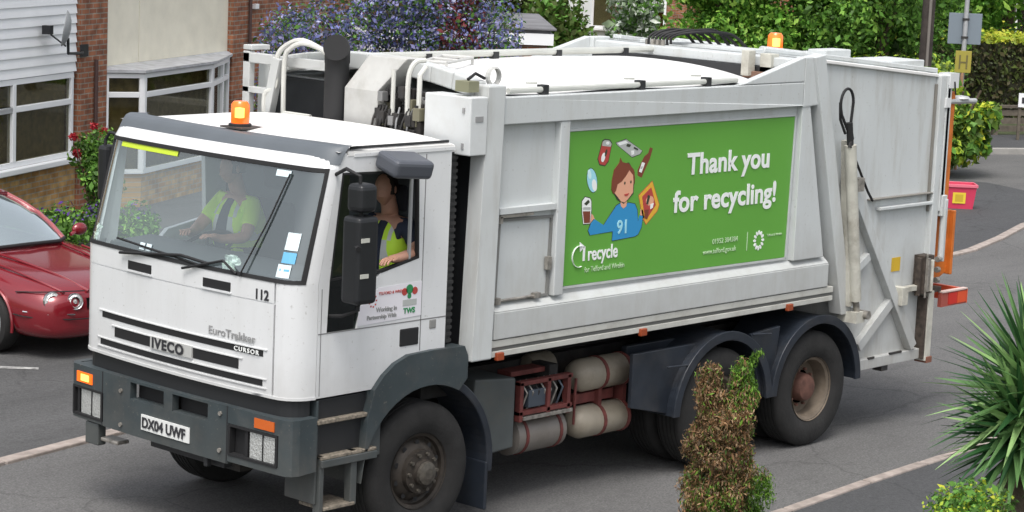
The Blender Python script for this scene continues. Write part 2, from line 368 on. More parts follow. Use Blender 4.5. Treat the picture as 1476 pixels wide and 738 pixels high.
def crown_clumps(c, rx, ry, rz, k, cr):
    out = []
    while len(out) < k:
        q = rng.uniform(-1, 1, 3); l = np.linalg.norm(q)
        if l > 1 or l < .35: continue
        out.append((c[0]+q[0]*rx, c[1]+q[1]*ry, c[2]+q[2]*rz))
    return out, rng.uniform(cr*.6, cr*1.25, k)

# ------------------------------------------------------------------ ground, roads, kerbs
ROADM = asphalt('road_asphalt', (.118, .116, .114)); PAVM = asphalt('footway_asphalt', (.062, .063, .066), .25, .1); FORM = asphalt('forecourt_asphalt', (.082, .082, .082), .25, .15)
KERB = mat('kerb_concrete', (.34, .29, .26), .9, var=.25, vscale=8, grime=.4)
SOIL = mat('grassy_soil', (.06, .075, .03), .95, var=.4, vscale=2, bump=.5)
def sheet(name, poly, z, m):
    tri = tessellate_polygon([[Vector((p[0], p[1], 0)) for p in poly]]); b = MB(); b.add([(p[0], p[1], z) for p in poly], tri)
    o = b.build(name, m); 
    if o.data.polygons[0].normal.z < 0: o.data.flip_normals()
    return tag(o, kind='structure')
sheet('ground', [(-600, -600), (600, -600), (600, 600), (-600, 600)], -.02, SOIL)
far_k = [(-40, -1.5), (-12, 1.5), (-4, 2.95), (.3, 3.78), (1.47, 4.02), (4, 4.45), (9, 4.85), (14, 5.2), (17.7, 5.62), (18.2, 5.7), (19.6, 6.1), (21.3, 6.68), (22.8, 7.05), (24.2, 7.7), (25.0, 8.5), (25.5, 9.3), (25.8, 10.1), (24.5, 13), (22, 17), (16, 28)]
near_k = [(-40, -4.3), (-12, -2.4), (0, -1.45), (4.32, -1.23), (5.6, -1.11), (7.54, -.98), (14, -.4), (22, 0), (30, .6), (60, 3)]
side_far = [(60, 12.0), (40, 12.2), (33, 11.6), (31, 12.4), (30.0, 12.95), (27.5, 15.2), (24.5, 19), (20, 30)]
sheet('road', far_k+[(20, 30)]+side_far[-2::-1]+near_k[::-1], 0, ROADM)
# footway behind the far kerb (left of the lorry and at the corner)
sheet('forecourt', [(-40, -1.5), (-12, 1.5), (-4, 2.95), (.3, 3.78), (1.47, 4.02), (4, 4.45), (9, 4.85), (12, 5.1), (16, 18.2), (8.6, 14.6), (-30, -6)], .004, FORM)
sheet('pavement', [(12, 5.1), (14, 5.2), (17.7, 5.62), (18.2, 5.7), (19.6, 6.1), (21.3, 6.68), (22.8, 7.05), (24.2, 7.7), (25.0, 8.5), (25.5, 9.3), (25.8, 10.1), (24.5, 13), (22, 17), (16, 18.2)], .006, PAVM)
sheet('pavement', near_k+[(60, -9), (8, -9), (-40, -9)], .004, PAVM)
sheet('pavement', [(60, 12.0), (40, 12.2), (33, 11.6), (31, 12.4), (30.0, 12.95), (27.5, 15.2), (24.5, 19), (26.5, 20.5), (31, 16.6), (33.6, 15.0), (37, 13.6), (60, 13.5)], .006, PAVM)
def kerb(name, pts, wd, z0, z1, m, gap=.9):
    b = MB(); P = [Vector((p[0], p[1], 0)) for p in pts]; seg = []
    for a, c in zip(P, P[1:]):
        n_ = max(1, int((c-a).length/gap))
        for i in range(n_): seg.append((a.lerp(c, i/n_), a.lerp(c, (i+1)/n_)))
    for a, c in seg:
        t = (c-a).normalized(); q = Vector((-t.y, t.x, 0))*wd/2; a2 = a+t*.012; c2 = c-t*.012; zz = z1+random.uniform(-.003, .003)
        b.add([a2-q+Vector((0, 0, z0)), c2-q+Vector((0, 0, z0)), c2+q+Vector((0, 0, z0)), a2+q+Vector((0, 0, z0)), a2-q+Vector((0, 0, zz)), c2-q+Vector((0, 0, zz)), c2+q+Vector((0, 0, zz)), a2+q+Vector((0, 0, zz))],
              [(3, 2, 1, 0), (4, 5, 6, 7), (0, 1, 5, 4), (1, 2, 6, 5), (2, 3, 7, 6), (3, 0, 4, 7)])
    return tag(b.build(name, m, bevel=.01), kind='structure')
kerb('kerb', far_k[:13], .14, -.015, .03, KERB)
kerb('kerb', near_k[:9], .10, -.015, .022, KERB)
kerb('kerb', side_far[1:8], .16, -.015, .12, mat('kerb_concrete_grey', (.3, .29, .27), .9, var=.2))
wl = mat('worn_white_line', (.3, .3, .29), .8, var=.5, vscale=15)
b = MB(); b.add([(2.2, 7.05, .009), (2.28, 7.13, .009), (2.74, 6.66, .009), (2.68, 6.58, .009)], [(0, 1, 2, 3)]); tag(b.build('road_marking', wl), kind='structure')

# ------------------------------------------------------------------ THE LORRY  (x = distance behind front bumper, y = 0 near side, z up)
TRK = empty('refuse_lorry', (0, 0, 0), 0, 'large white three-axle refuse lorry with a green recycling banner on its side', 'refuse lorry')
Y0, Y1 = .02, 2.48
def xfr(z):
    if z <= 2.04: return .10
    if z <= 2.85: return .10+(z-2.04)/.81*.24
    return .34+(z-2.85)*.9
def acor(z): return .22 if z <= 2.04 else max(.12, .22-(z-2.04)/.81*.08)
def cabp(uu, z, off=0):
    b_ = .2; W = Y1-Y0
    def P(uu, z):
        xf, a = xfr(z), acor(z)
        if uu < .15: ph = uu/.15*PI/2; return Vector((xf+a*(1-math.sin(ph)), Y1-b_+b_*math.cos(ph), z))
        if uu > .85: ph = (1-uu)/.15*PI/2; return Vector((xf+a*(1-math.sin(ph)), Y0+b_-b_*math.cos(ph), z))
        t = (uu-.15)/.7; return Vector((xf-.05*(1-(2*t-1)**2), Y1-b_-t*(W-2*b_), z))
    p = P(uu, z)
    if off:
        e = 1e-3; u0, u1 = max(0, uu-e), min(1, uu+e)
        n_ = (P(u1, z)-P(u0, z)).cross(P(uu, z+e)-P(uu, z-e)).normalized()
        if n_.x > 0 and .1 < uu < .9: n_ = -n_
        elif uu >= .9 and n_.y > 0: n_ = -n_
        elif uu <= .1 and n_.y < 0: n_ = -n_
        p = p+n_*off
    return p
def cat(pts, k=5):
    P = [Vector(p) for p in pts]; P = [P[0]*2-P[1]]+P+[P[-1]*2-P[-2]]; out = []
    for i in range(1, len(P)-2):
        a, b, c, e = P[i-1:i+3]
        for j in range(k):
            t = j/k; out.append(.5*((2*b)+(c-a)*t+(2*a-5*b+4*c-e)*t*t+(3*b-a-3*c+e)*t**3))
    return out+[P[-2]]
def yu(y): return .15+.7*(Y1-.2-y)/(Y1-Y0-.4)
def bumpp(uu, z, off=0):
    a = b_ = .09; ya, yb = -.02, 2.54; xf = .06
    o = off
    if uu < .06: ph = uu/.06*PI/2; return Vector((xf+a-(a+o)*math.sin(ph), yb-b_+(b_+o)*math.cos(ph), z))
    if uu > .94: ph = (1-uu)/.06*PI/2; return Vector((xf+a-(a+o)*math.sin(ph), ya+b_-(b_+o)*math.cos(ph), z))
    t = (uu-.06)/.88; return Vector((xf-.03*(1-(2*t-1)**2)-o, yb-b_-t*(yb-ya-2*b_), z))
def yb_(y): return .06+.88*(2.45-y)/(2.45-.07)
def shell(b, u0, u1, z0, z1, off=0, th=.03, m=0, nz=2, sk=None, cabp=cabp):
    """curved patch of the cab front, with thickness; sk(u) shifts z (for slanting ends)"""
    n = max(2, int((u1-u0)*44))
    A = [[cabp(u0+(u1-u0)*i/n, z0+(z1-z0)*j/nz, off) for j in range(nz+1)] for i in range(n+1)]
    B = [[cabp(u0+(u1-u0)*i/n, z0+(z1-z0)*j/nz, off-th) for j in range(nz+1)] for i in range(n+1)]
    vs = [p for rw in A for p in rw]+[p for rw in B for p in rw]; k = nz+1; N = (n+1)*k; fs = []
    for i in range(n):
        for j in range(nz):
            a = i*k+j; fs += [(a, a+k, a+k+1, a+1), (N+a, N+a+1, N+a+k+1, N+a+k)]
    for i in range(n):
        a = i*k; fs.append((a, N+a, N+a+k, a+k)); a = i*k+nz; fs.append((a, a+k, N+a+k, N+a))
    for j in range(nz):
        a = j; fs.append((a, a+1, N+a+1, N+a)); a = n*k+j; fs.append((a, N+a, N+a+1, a+1))
    b.add(vs, fs, m); return b

# --- cab shell
cabm = MB()
shell(cabm, 0, .846, 1.22, 1.885, 0, .03, nz=3); shell(cabm, .853, 1, 1.22, 1.885, 0, .03, nz=3); shell(cabm, 0, .846, 1.893, 2.045, 0, .03)
shell(cabm, .853, 1, 1.885, 2.045, 0, .03)
shell(cabm, .85, .852, 1.22, 2.04, -.008, .02); shell(cabm, 0, 1, 1.885, 1.893, -.008, .02)
shell(cabm, 0, 1, 2.835, 2.945, 0, .04)                                       # header
shell(cabm, 0, .05, 2.045, 2.835, 0, .05, nz=6); shell(cabm, .95, 1, 2.045, 2.835, 0, .05, nz=6)   # A pillars
shell(cabm, .80, 1, 1.215, 1.235, .006, .03); shell(cabm, 0, .80, 1.215, 1.235, .006, .03)
win = [(.515, 2.81), (1.27, 2.79), (1.30, 2.14), (.92, 2.07), (.77, 1.93), (.70, 1.68), (.41, 1.68), (.425, 2.05)]
side = [(.325, 1.22), (.86, 1.22), (.95, 1.31), (1.06, 1.385), (1.2, 1.43), (1.6, 1.44), (1.6, 2.93), (.50, 2.93), (.48, 2.85), (.325, 2.045)]
for ya, yb in ((Y0, Y0+.045), (Y1-.045, Y1)): cabm.prism(side, 'y', ya, yb, holes=[win])
cabm.box(1.555, 1.6, Y0+.046, Y1-.046, 1.4, 2.93)
cabm.prism([(.62, 2.94), (1.63, 2.94), (1.63, 2.915), (.62, 2.915)], 'y', Y0-.008, Y0+.03)      # rain gutter
cabo = cabm.build('cab', WHITE, TRK, smooth=True)
def roofz(x, y): return 2.955+.055*(1-abs((y-1.25)/1.23)**3)*min(1, max(0, (x-.4)/.3))
rf = MB()
rf.grid(lambda a, c: (lambda x, y: (x, y, roofz(x, y)))(.47+1.15*a, Y0+(Y1-Y0)*c), 14, 20)
rf.box(.56, 1.6, Y0-.004, Y0+.02, 2.925, 2.957); rf.box(.5, 1.6, Y1-.02, Y1+.004, 2.925, 2.957); rf.box(1.6, 1.63, Y0, Y1, 2.9, 2.95)
rf.build('roof', ROOFW, cabo, smooth=True)
rb = MB(); rb.bar((.62, .06, 2.975), (1.6, .06, 2.975), .012, .02); rb.build('roof_seal', DARK, cabo)
# visor
vb = MB()
def vis(a, c):
    uu = .015+.97*a; p = cabp(uu, 2.95); q = p.copy(); k = c
    if c < .5: q.x += -.085+.10*c*2; q.z = 2.868+.13*math.sin(c*2*PI/2)
    else: q.x += .015+.18*(c-.5)*2; q.z = 2.998-.012*(c-.5)*2
    if uu > .85: q.y -= .012
    if uu < .15: q.y += .012
    q.x += .03
    return q
vb.grid(vis, 40, 8); vb.build('visor', VISOR, cabo, smooth=True)
# windscreen, seal, door seams
ws = MB(); n = 36
ws.grid(lambda a, c: cabp(.06+.88*a, 2.06+.77*c, -.012), 36, 8); ws.build('windscreen', WSG, cabo, smooth=True)
sb = MB()
shell(sb, .045, .955, 2.04, 2.068, .004, .03); shell(sb, .045, .955, 2.812, 2.842, .004, .03)
shell(sb, .045, .062, 2.066, 2.815, .004, .03, nz=6); shell(sb, .938, .955, 2.066, 2.815, .004, .03, nz=6)
sb.build('windscreen_seal', BLACK, cabo, smooth=True)
# scuttle / dark band under the cab front and grille slots
gb = MB(); shell(gb, .02, .99, 1.07, 1.214, -.03, .05); gb.build('lower_apron', DARK, cabo)
gr = MB()
for y0_, y1_, za, zb in ((.32, 2.16, 1.50, 1.545), (.56, 1.99, 1.375, 1.45), (.32, 2.18, 1.29, 1.335)):
    shell(gr, yu(y1_), yu(y0_), za, zb, .003, .02)
for y0_, y1_ in ((1.54, 1.83), (.66, .95)): shell(gr, yu(y1_), yu(y0_), 1.915, 1.98, .003, .02)
gr.build('grille', BLACK, cabo)
gl = MB()
for y0_, y1_, za in ((.28, 2.2, 1.549), (.52, 2.03, 1.453), (.28, 2.22, 1.338), (.28, 2.22, 1.272)): shell(gl, yu(y1_), yu(y0_), za, za+.008, .009, .03)
for y0_, y1_ in ((1.53, 1.84), (.65, .96)): shell(gl, yu(y1_), yu(y0_), 1.9, 1.912, .012, .02)
gl.build('grille_lip', WHITE, cabo)
def ftext(name, s, size, y, z, m, par, off=.02, **k):
    p = cabp(yu(y), z, off); q = cabp(yu(y)+.02, z, off); return text(name, s, size, p, q-p, (0, 0, 1), m, par, **k)
bp_ = MB(); shell(bp_, yu(1.52), yu(1.04), 1.372, 1.462, .016, .02); bad = bp_.build('maker_badge', mat('badge_silver', (.62, .62, .6), .4, .3), cabo)
ftext('badge_lettering', 'IVECO', .105, 1.5, 1.382, DECALK, bad, .018, bold=.004, space=1.12, xs=1.15)
merge_texts('model_lettering', [ftext('t', 'EuroTrakker', .082, .88, 1.585, DECALGY, None, .003, bold=.001, xs=1.15), ftext('t', 'CURSOR', .045, .60, 1.508, DECALW, None, .012, bold=.001, space=1.3, xs=1.2)], cabo)
ftext('fleet_number', '112', .10, .42, 1.905, DECALK, cabo, .003, bold=.003, xs=.95)
# wiper
wp = MB(); 
def wpt(y, z, o): return cabp(yu(y), z, o)
wp.tube([wpt(.56, 2.04, .02), wpt(.42, 2.45, .006), wpt(.33, 2.78, .004)], .007, 6)
wp.tube([wpt(1.9, 2.03, .03), wpt(1.2, 2.1, .02), wpt(.9, 2.08, .012)], .012, 6); wp.tube([wpt(2.0, 2.12, .01), wpt(1.0, 2.06, .01)], .009, 6)
wp.tube([wpt(1.15, 2.02, .03), wpt(.75, 2.12, .02), wpt(.6, 2.05, .012)], .01, 6)
wp.build('windscreen_wiper', BLACK, cabo)
# stickers on the windscreen
st = MB()
def spatch(y0_, y1_, z0, z1, m): 
    def uy(y): 
        return yu(y) if y > .22 else .85+ (0.22-y)*.45
    shell(st, uy(y1_), uy(y0_), z0, z1, -.004, .002, m)
shell(st, .155, .40, 2.775, 2.812, -.004, .002, 0)
spatch(.33, .47, 2.755, 2.80, 1); spatch(.10, .22, 2.27, 2.39, 1); spatch(.10, .22, 2.18, 2.255, 2); spatch(.12, .24, 2.08, 2.17, 1); spatch(.13, .22, 2.125, 2.14, 2)
spatch(1.66, 1.72, 2.08, 2.13, 1); spatch(1.58, 1.64, 2.08, 2.13, 1)
st.build('windscreen_sticker', [mat('yellow_strip', (.55, .7, .04), .5), mat('sticker_white', (.7, .82, .86), .5), mat('sticker_blue', (.15, .45, .7), .5)], cabo)
# scrunched paper / permits in the lower corners
for yy, zz in ((2.27, 2.13), (.72, 2.12)):
    pb = MB(); 
    pb.grid(lambda a, c, yy=yy, zz=zz: cabp(yu(yy+.07-.14*a) if yy < 2.2 else .09+.05*a, zz-.055+.11*c, -.03)+Vector((rng.uniform(-.02, .02), rng.uniform(-.012, .012), rng.uniform(-.012, .012))), 7, 6)
    pb.build('crumpled_paper', mat('pale_paper', (.6, .68, .62), .8, var=.25, vscale=40), cabo)
# door details
db = MB()
for za, zb in ((1.676, 1.684),): db.box(.33, 1.6, Y0-.002, Y0+.004, za, zb)
db.box(1.335, 1.343, Y0-.002, Y0+.004, 1.45, 2.9); db.box(.352, .358, Y0-.002, Y0+.004, 1.235, 2.0); 
db.build('door_seam', mat('seam_grey', (.2, .2, .2), .7), cabo)
hb = MB(); hb.box(1.13, 1.32, Y0-.008, Y0+.01, 1.50, 1.63); hn = hb.build('door_handle', BLACK, cabo, bevel=.012)
kb = MB(); kb.box(1.43, 1.50, Y0-.006, Y0+.01, 1.6, 1.67); kb.build('lock', mat('lock_grey', (.25, .25, .24), .5), cabo, bevel=.01)
dg = MB()
dg.prism([(.425, 2.05), (.92, 2.07), (.77, 1.93), (.70, 1.68), (.41, 1.68)], 'y', Y0+.018, Y0+.024); dg.prism([(.425, 2.05), (.515, 2.81), (.60, 2.81), (.62, 2.05)], 'y', Y0+.018, Y0+.024)
dg.build('door_glass', DOORG, cabo)
sb = MB()
def ring(b, poly, wd, ya, yb, m=0):
    c = Vector((sum(p[0] for p in poly)/len(poly), sum(p[1] for p in poly)/len(poly)))
    k = len(poly); inn = []
    for i in range(k):
        p = Vector(poly[i]); a = (Vector(poly[i-1])-p).normalized(); e = (Vector(poly[(i+1) % k])-p).normalized(); q = (a+e)
        if q.length < .05: q = c-p
        q.normalize()
        if q.dot(c-p) < 0 and i not in (3,): q = -q
        inn.append(tuple(p+q*wd))
    b.prism(poly, 'y', ya, yb, m, holes=[inn])
ring(sb, [(.515, 2.81), (1.27, 2.79), (1.30, 2.14), (.93, 2.065), (.425, 2.05)], .022, Y0-.002, Y0+.03); sb.build('door_seal', BLACK, cabo)
sb = MB(); sb.box(1.205, 1.225, Y0+.01, Y0+.03, 2.13, 2.79); sb.build('window_channel', mat('grey_channel', (.35, .36, .36), .5), cabo)
# door stickers
sx = MB()
sx.prism([(.70, 1.70), (.715, 1.84), (.83, 1.87), (.90, 1.96), (1.335, 1.97), (1.335, 1.715)], 'y', Y0-.004, Y0-.0015, 0)
stk = sx.build('door_sticker', DECALP, cabo)
lg = MB()
for k, (cx, cz, rr, c0) in enumerate(((1.16, 1.905, .028, 1), (1.21, 1.92, .036, 2), (1.265, 1.905, .028, 1), (1.21, 1.87, .02, 2))): lg.lathe([(0.0001, 0), (rr, 0), (rr, .002), (.0001, .002)], (cx, Y0-.0065, cz), n=14, m=c0)
lg.box(1.145, 1.285, Y0-.0065, Y0-.0045, 1.80, 1.845, 3)
for k in range(9):
    a = 2*PI*k/9; lg.box(.845+.035*math.cos(a)-.006, .845+.035*math.cos(a)+.006, Y0-.0065, Y0-.0045, 1.87+.045*math.sin(a)-.006, 1.87+.045*math.sin(a)+.006, 1)
lg.build('sticker_emblem', [DECALP, C_RED, C_GRN, C_GREY], stk)
merge_texts('sticker_lettering', [text('t', 'Working in', .045, (.88, Y0-.006, 1.785), (1, 0, -.01), (0, 0, 1), DECALGY, None, bold=.0015), text('t', 'Partnership With', .042, (.79, Y0-.006, 1.735), (1, 0, -.01), (0, 0, 1), DECALGY, None, bold=.0015),
    text('t', 'TELFORD & WREKIN', .03, (.9, Y0-.006, 1.905), (1, 0, 0), (0, 0, 1), C_RED, None), text('t', 'TWS', .055, (1.155, Y0-.006, 1.745), (1, 0, 0), (0, 0, 1), C_GRN, None, bold=.002)], stk)

# --- mirrors
mr_ = MB(); mr_.box(.36, .56, -.33, -.15, 1.93, 2.545); mir = mr_.build('mirror_housing', mat('mirror_black', (.012, .013, .015), .45), cabo, bevel=.035, seg=3)
mb2 = MB(); mb2.box(.38, .55, -.32, -.16, 2.57, 2.77); mb2.build('wide_mirror', MATS['mirror_black'], cabo, bevel=.04, seg=3)
mb3 = MB(); mb3.tube([(.46, .03, 2.80), (.42, -.12, 2.86), (.44, -.24, 2.82), (.45, -.25, 2.6), (.45, -.25, 1.88), (.44, -.1, 1.82), (.44, .03, 1.80)], .014, 8); mb3.tube([(.40, -.25, 2.35), (.36, -.33, 2.33)], .02, 6)
mb3.box(.385, .46, -.335, -.325, 2.37, 2.4, 1); mb3.box(.385, .46, -.335, -.325, 2.12, 2.15, 1)
mb3.build('mirror_bracket', [BLACK, mat('mirror_badge', (.5, .5, .45), .4)], cabo)
kb2 = MB(); T = Matrix.Translation((.97, -.14, 2.86)) @ Euler((R(14), R(4), R(-6))).to_matrix().to_4x4(); kb2.box(-.18, .17, -.13, .13, -.07, .065, T=T); kb2.build('kerb_mirror', mat('kerb_mirror_grey', (.085, .092, .108), .4), cabo, bevel=.035, seg=3)
fm = MB(); fm.box(.40, .52, 2.56, 2.68, 2.30, 2.74); fm.build('mirror_housing', MATS['mirror_black'], cabo, bevel=.035)
fm = MB(); fm.tube([(.50, 2.47, 2.82), (.45, 2.58, 2.84), (.44, 2.62, 2.78), (.40, 2.60, 2.2), (.30, 2.5, 2.06)], .014, 8); fm.build('mirror_bracket', BLACK, cabo)
# --- cab beacon
def beacon(x, y, z, par, name='beacon', s=1.0):
    bb = MB(); bb.lathe([(.0001, 0), (.085*s, 0), (.085*s, .03*s), (.07*s, .035*s)], (x, y, z), (0, 0, 1), 20); base = bb.build(name, DARK, par, smooth=True)
    bl = MB(); bl.lathe([(.068*s, .03*s), (.07*s, .06*s), (.068*s, .17*s), (.05*s, .195*s), (.0001, .2*s)], (x, y, z), (0, 0, 1), 20); bl.build('amber_dome', AMBERE, base, smooth=True)
    bc = MB(); bc.lathe([(.0001, .075*s), (.035*s, .08*s), (.035*s, .15*s), (.0001, .155*s)], (x-.043*s, y-.043*s, z), (0, 0, 1), 12); bc.build('lamp_glow', AMBERH, base, smooth=True)
bk = MB(); bk.box(.52, .74, 1.12, 1.36, 3.0, 3.012); bk.build('beacon_bracket', mat('bracket_brown', (.07, .06, .055), .6), cabo)
beacon(.62, 1.25, 3.0, cabo)

# --- bumper
bm_ = MB()
def bs(b, ya, yb2, z0, z1, off=0, th=.06, m=0): shell(b, max(0, yb_(yb2)), min(1, yb_(ya)), z0, z1, off, th, m, 1, cabp=bumpp)
bz0, bz1 = .675, 1.095
F, N_ = 9, -9
bs(bm_, 2.08, F, 1.055, bz1); bs(bm_, 2.08, F, .68, .705); bs(bm_, 2.485, F, .705, 1.055); bs(bm_, 2.08, 2.485, .93, 1.055)
bs(bm_, 1.74, 2.08, bz0, bz1)
for ya, yb2 in ((1.34, 1.74), (.84, 1.24)): bs(bm_, ya, yb2, bz0, .945); bs(bm_, ya, yb2, 1.075, bz1); bs(bm_, ya-.01, yb2+.01, .94, 1.08, -.09, .02, 1); bs(bm_, ya, yb2, .942, .95, -.002, .08)
bs(bm_, 1.24, 1.34, bz0, bz1); bs(bm_, .62, .84, bz0, bz1)
bs(bm_, .10, .62, .975, bz1); bs(bm_, .10, .62, bz0+.02, .745); bs(bm_, N_, .10, bz0+.02, bz1)
bs(bm_, .10, .62, .74, .98, -.05, .02, 1); bs(bm_, 2.08, 2.485, .70, .935, -.05, .02, 1)
bm_.prism([(.15, bz0+.02), (.31, bz0+.03), (.31, bz1), (.15, bz1)], 'y', -.02, .05); bm_.prism([(.15, bz0), (.31, bz0), (.31, bz1), (.15, bz1)], 'y', 2.47, 2.54)
bm_.box(.11, .31, .05, 2.47, bz1-.03, bz1-.004)
bmo = bm_.build('bumper', [GREYP, BLACK], TRK, bevel=.012, smooth=True)
bj = MB(); bs(bj, .625, .635, bz0, bz1, .002, .01); bs(bj, 2.085, 2.095, bz0, bz1, .002, .01); bj.build('bumper_seam', DARK, bmo)
vl = MB(); vl.box(.12, .2, .75, 1.60, .60, .672); vl.box(.05, .1, .86, .9, .6, .67); vl.build('lower_valance', DARK, bmo, bevel=.01)
ts = MB(); ts.box(.06, .14, 2.16, 2.32, .50, .67); ts.build('front_step_bracket', GREYP, bmo, bevel=.01)
ts = MB(); ts.box(.08, .2, 1.95, 2.155, .54, .57); ts.build('front_step', STEEL, bmo, bevel=.01)
for (ya, yb2, za, zb, la, lb2) in ((2.09, 2.475, .71, .925, 2.10, 2.38), (.11, .61, .75, .965, .13, .40)):
    hl = MB(); bs(hl, la, lb2, za+.012, zb-.012, -.012, .03); h_ = hl.build('headlight', LENS, bmo, smooth=True)
    fr = MB(); bs(fr, ya, yb2, za-.008, za+.01, .006, .05); bs(fr, ya, yb2, zb-.01, zb+.008, .006, .05); bs(fr, ya-.005, ya+.018, za, zb, .006, .05); bs(fr, yb2-.018, yb2+.005, za, zb, .006, .05)
    bs(fr, (la+lb2)/2-.004, (la+lb2)/2+.004, za, zb, -.006, .01); bs(fr, lb2+.02, lb2+.05, za, zb, -.01, .03)
    fr.build('headlight_frame', BLACK, h_)
ind = MB(); bs(ind, 2.22, 2.42, .965, 1.045, .008, .02); ind.build('indicator', AMBERE, bmo)
ind = MB(); bs(ind, 2.26, 2.36, .98, 1.03, .013, .01); ind.build('indicator_bulb', AMBERH, bmo)
ind = MB(); bs(ind, .14, .34, .995, 1.065, .008, .02); ind.build('indicator', AMBERL, bmo)
npb = MB(); bs(npb, 1.03, 1.59, .745, .862, .010, .008); npl = npb.build('number_plate', mat('plate_white', (.75, .76, .74), .35), bmo)
pp0 = bumpp(yb_(1.575), .768, .013); pp1 = bumpp(yb_(1.045), .768, .013)
text('plate_lettering', 'DX04 UWF', .108, pp0+Vector((-.004, 0, 0)), pp1-pp0, (0, 0, 1), DECALK, npl, bold=.003, xs=.95)
for yy, zz in ((1.85, .99), (1.85, .73), (.70, 1.03), (.70, .76)):
    blt = MB(); p = bumpp(yb_(yy), zz, .0); blt.tube([p, p+Vector((-.014, 0, 0))], .017, 8); blt.build('bolt', STEEL, bmo)

# --- steps and front wheel arch
stp = MB(); stp.box(.34, .86, .0, .32, 1.03, 1.06, 1); stp.box(.36, .90, -.02, .3, .775, .80, 1); stp.box(.40, .70, -.02, .25, .40, .425, 1)
stp.box(.34, .36, .02, .34, .45, 1.2); stp.box(.84, .98, .03, .06, .72, 1.25); stp.box(.36, .95, .05, .09, .79, 1.2, 2); stp.box(.36, .40, -.01, .06, .38, .8); stp.box(.66, .72, -.01, .06, .4, .8); stp.box(.36, .90, -.03, -.0, .72, .775)
stp.build('cab_step', [GREYP, mat('step_tread', (.22, .19, .15), .7, .2, var=.5, vscale=40), DARK], TRK, bevel=.006)
def arc(cx, cz, rr, a0, a1, n): return [(cx+rr*math.cos(R(a0+(a1-a0)*i/n)), cz+rr*math.sin(R(a0+(a1-a0)*i/n))) for i in range(n+1)]
ar = MB()
ci = arc(1.42, .52, .665, 178, 62, 16); co = [(.78, .75), (.80, 1.0), (.86, 1.22), (.95, 1.315), (1.06, 1.39), (1.2, 1.438), (1.45, 1.447), (1.78, 1.44), (1.82, 1.36), (1.82, 1.19)]
ar.prism(ci+co[::-1], 'y', -.02, .12)
ar.prism(arc(1.42, .52, .665, 178, 62, 16)+arc(1.42, .52, .70, 62, 178, 16), 'y', .12, .5)
ar.build('front_wheel_arch', GREYP, TRK, bevel=.02, seg=3)
ar = MB(); ar.prism(arc(1.42, .52, .67, 60, -8, 12)+arc(1.42, .52, .735, -8, 60, 12), 'y', .0, .42); ar.box(2.08, 2.11, .0, .42, .12, .5); ar.build('rear_fender', MUDG, TRK, bevel=.01)
ar2 = MB(); ar2.prism(arc(1.42, .52, .665, 178, -8, 24)+arc(1.42, .52, .70, -8, 178, 24), 'y', 2.05, 2.5); ar2.build('far_wheel_arch', GREYP, TRK)

# --- wheels
def wheel(x, name, rear, par):
    yo = .04 if not rear else 0.0
    t = MB(); W_ = .30
    prof = [(.285, .03), (.33, .0), (.40, -.012), (.46, .0), (.495, .012), (.518, .04)]
    k = 5; w0, w1 = .045, W_-.045
    for i in range(k):
        a = w0+(w1-w0)*i/k; e = w0+(w1-w0)*(i+1)/k; prof += [(.522, a+.006), (.522, e-.012), (.508, e-.008), (.508, e)]
    prof += [(.518, W_-.04), (.495, W_-.01), (.40, W_+.01), (.285, W_-.03)]
    rim = MB()
    if not rear:
        rim.lathe([(.29, .02), (.285, .035), (.262, .045), (.255, .075), (.235, .085), (.20, .045), (.17, .03), (.165, -.01), (.10, -.02), (.095, -.05), (.05, -.065), (.0001, -.067)], (x, yo, .52), n=40)
    else:
        rim.lathe([(.292, .015), (.287, .03), (.262, .045), (.255, .09), (.245, .17), (.22, .175), (.16, .17), (.15, .15)], (x, yo, .52), n=40)
    ro = rim.build(name, RIMF if not rear else RIMR, par, smooth=True)
    tt = MB(); tt.lathe(prof, (x, yo, .52), n=48, closed=True)
    if rear: tt.lathe(prof, (x, yo+.34, .52), n=48, closed=True)
    tt.build('tyre', TYRE, ro, smooth=True)
    h = MB()
    if not rear:
        for i in range(10):
            a = 2*PI*i/10; c = (x+.14*math.cos(a), yo-.0, .52+.14*math.sin(a)); h.tube([c, (c[0], c[1]-.035, c[2])], .015, 6)
        h.lathe([(.09, -.04), (.085, -.075), (.04, -.09), (.0001, -.09)], (x, yo, .52), n=20); h.build('wheel_nut', STEEL if False else mat('grimy_nut', (.10, .09, .075), .5, .4, var=.3, vscale=30), ro)
        hl_ = MB()
        for i in range(10):
            a = 2*PI*(i+.5)/10; c = (x+.215*math.cos(a), .52+.215*math.sin(a)); hl_.lathe([(.0001, 0), (.022, 0)], (c[0], yo+.048, c[1]), n=10)
        hl_.build('rim_hole', BLACK, ro)
    else:
        h.lathe([(.13, .17), (.125, .09), (.11, .06), (.05, .045), (.0001, .045)], (x, yo, .52), n=24)
        for i in range(10):
            a = 2*PI*i/10; c = (x+.165*math.cos(a), yo+.15, .52+.165*math.sin(a)); h.tube([c, (c[0], c[1]-.03, c[2])], .014, 6)
        h.build('hub', HUBR, ro, smooth=True)
    return ro
def wheel_far(src, x):
    """mirror copy on the far side (turned round the vertical through the lorry's middle)"""
    c = copy_tree(src, TRK); c.matrix_local = Matrix.Translation((2*x, 2.5, 0)) @ Matrix.Rotation(PI, 4, 'Z') ; return c
for xx, rr in ((1.42, False), (4.97, True), (6.32, True)): wo = wheel(xx, 'wheel', rr, TRK); wheel_far(wo, xx)
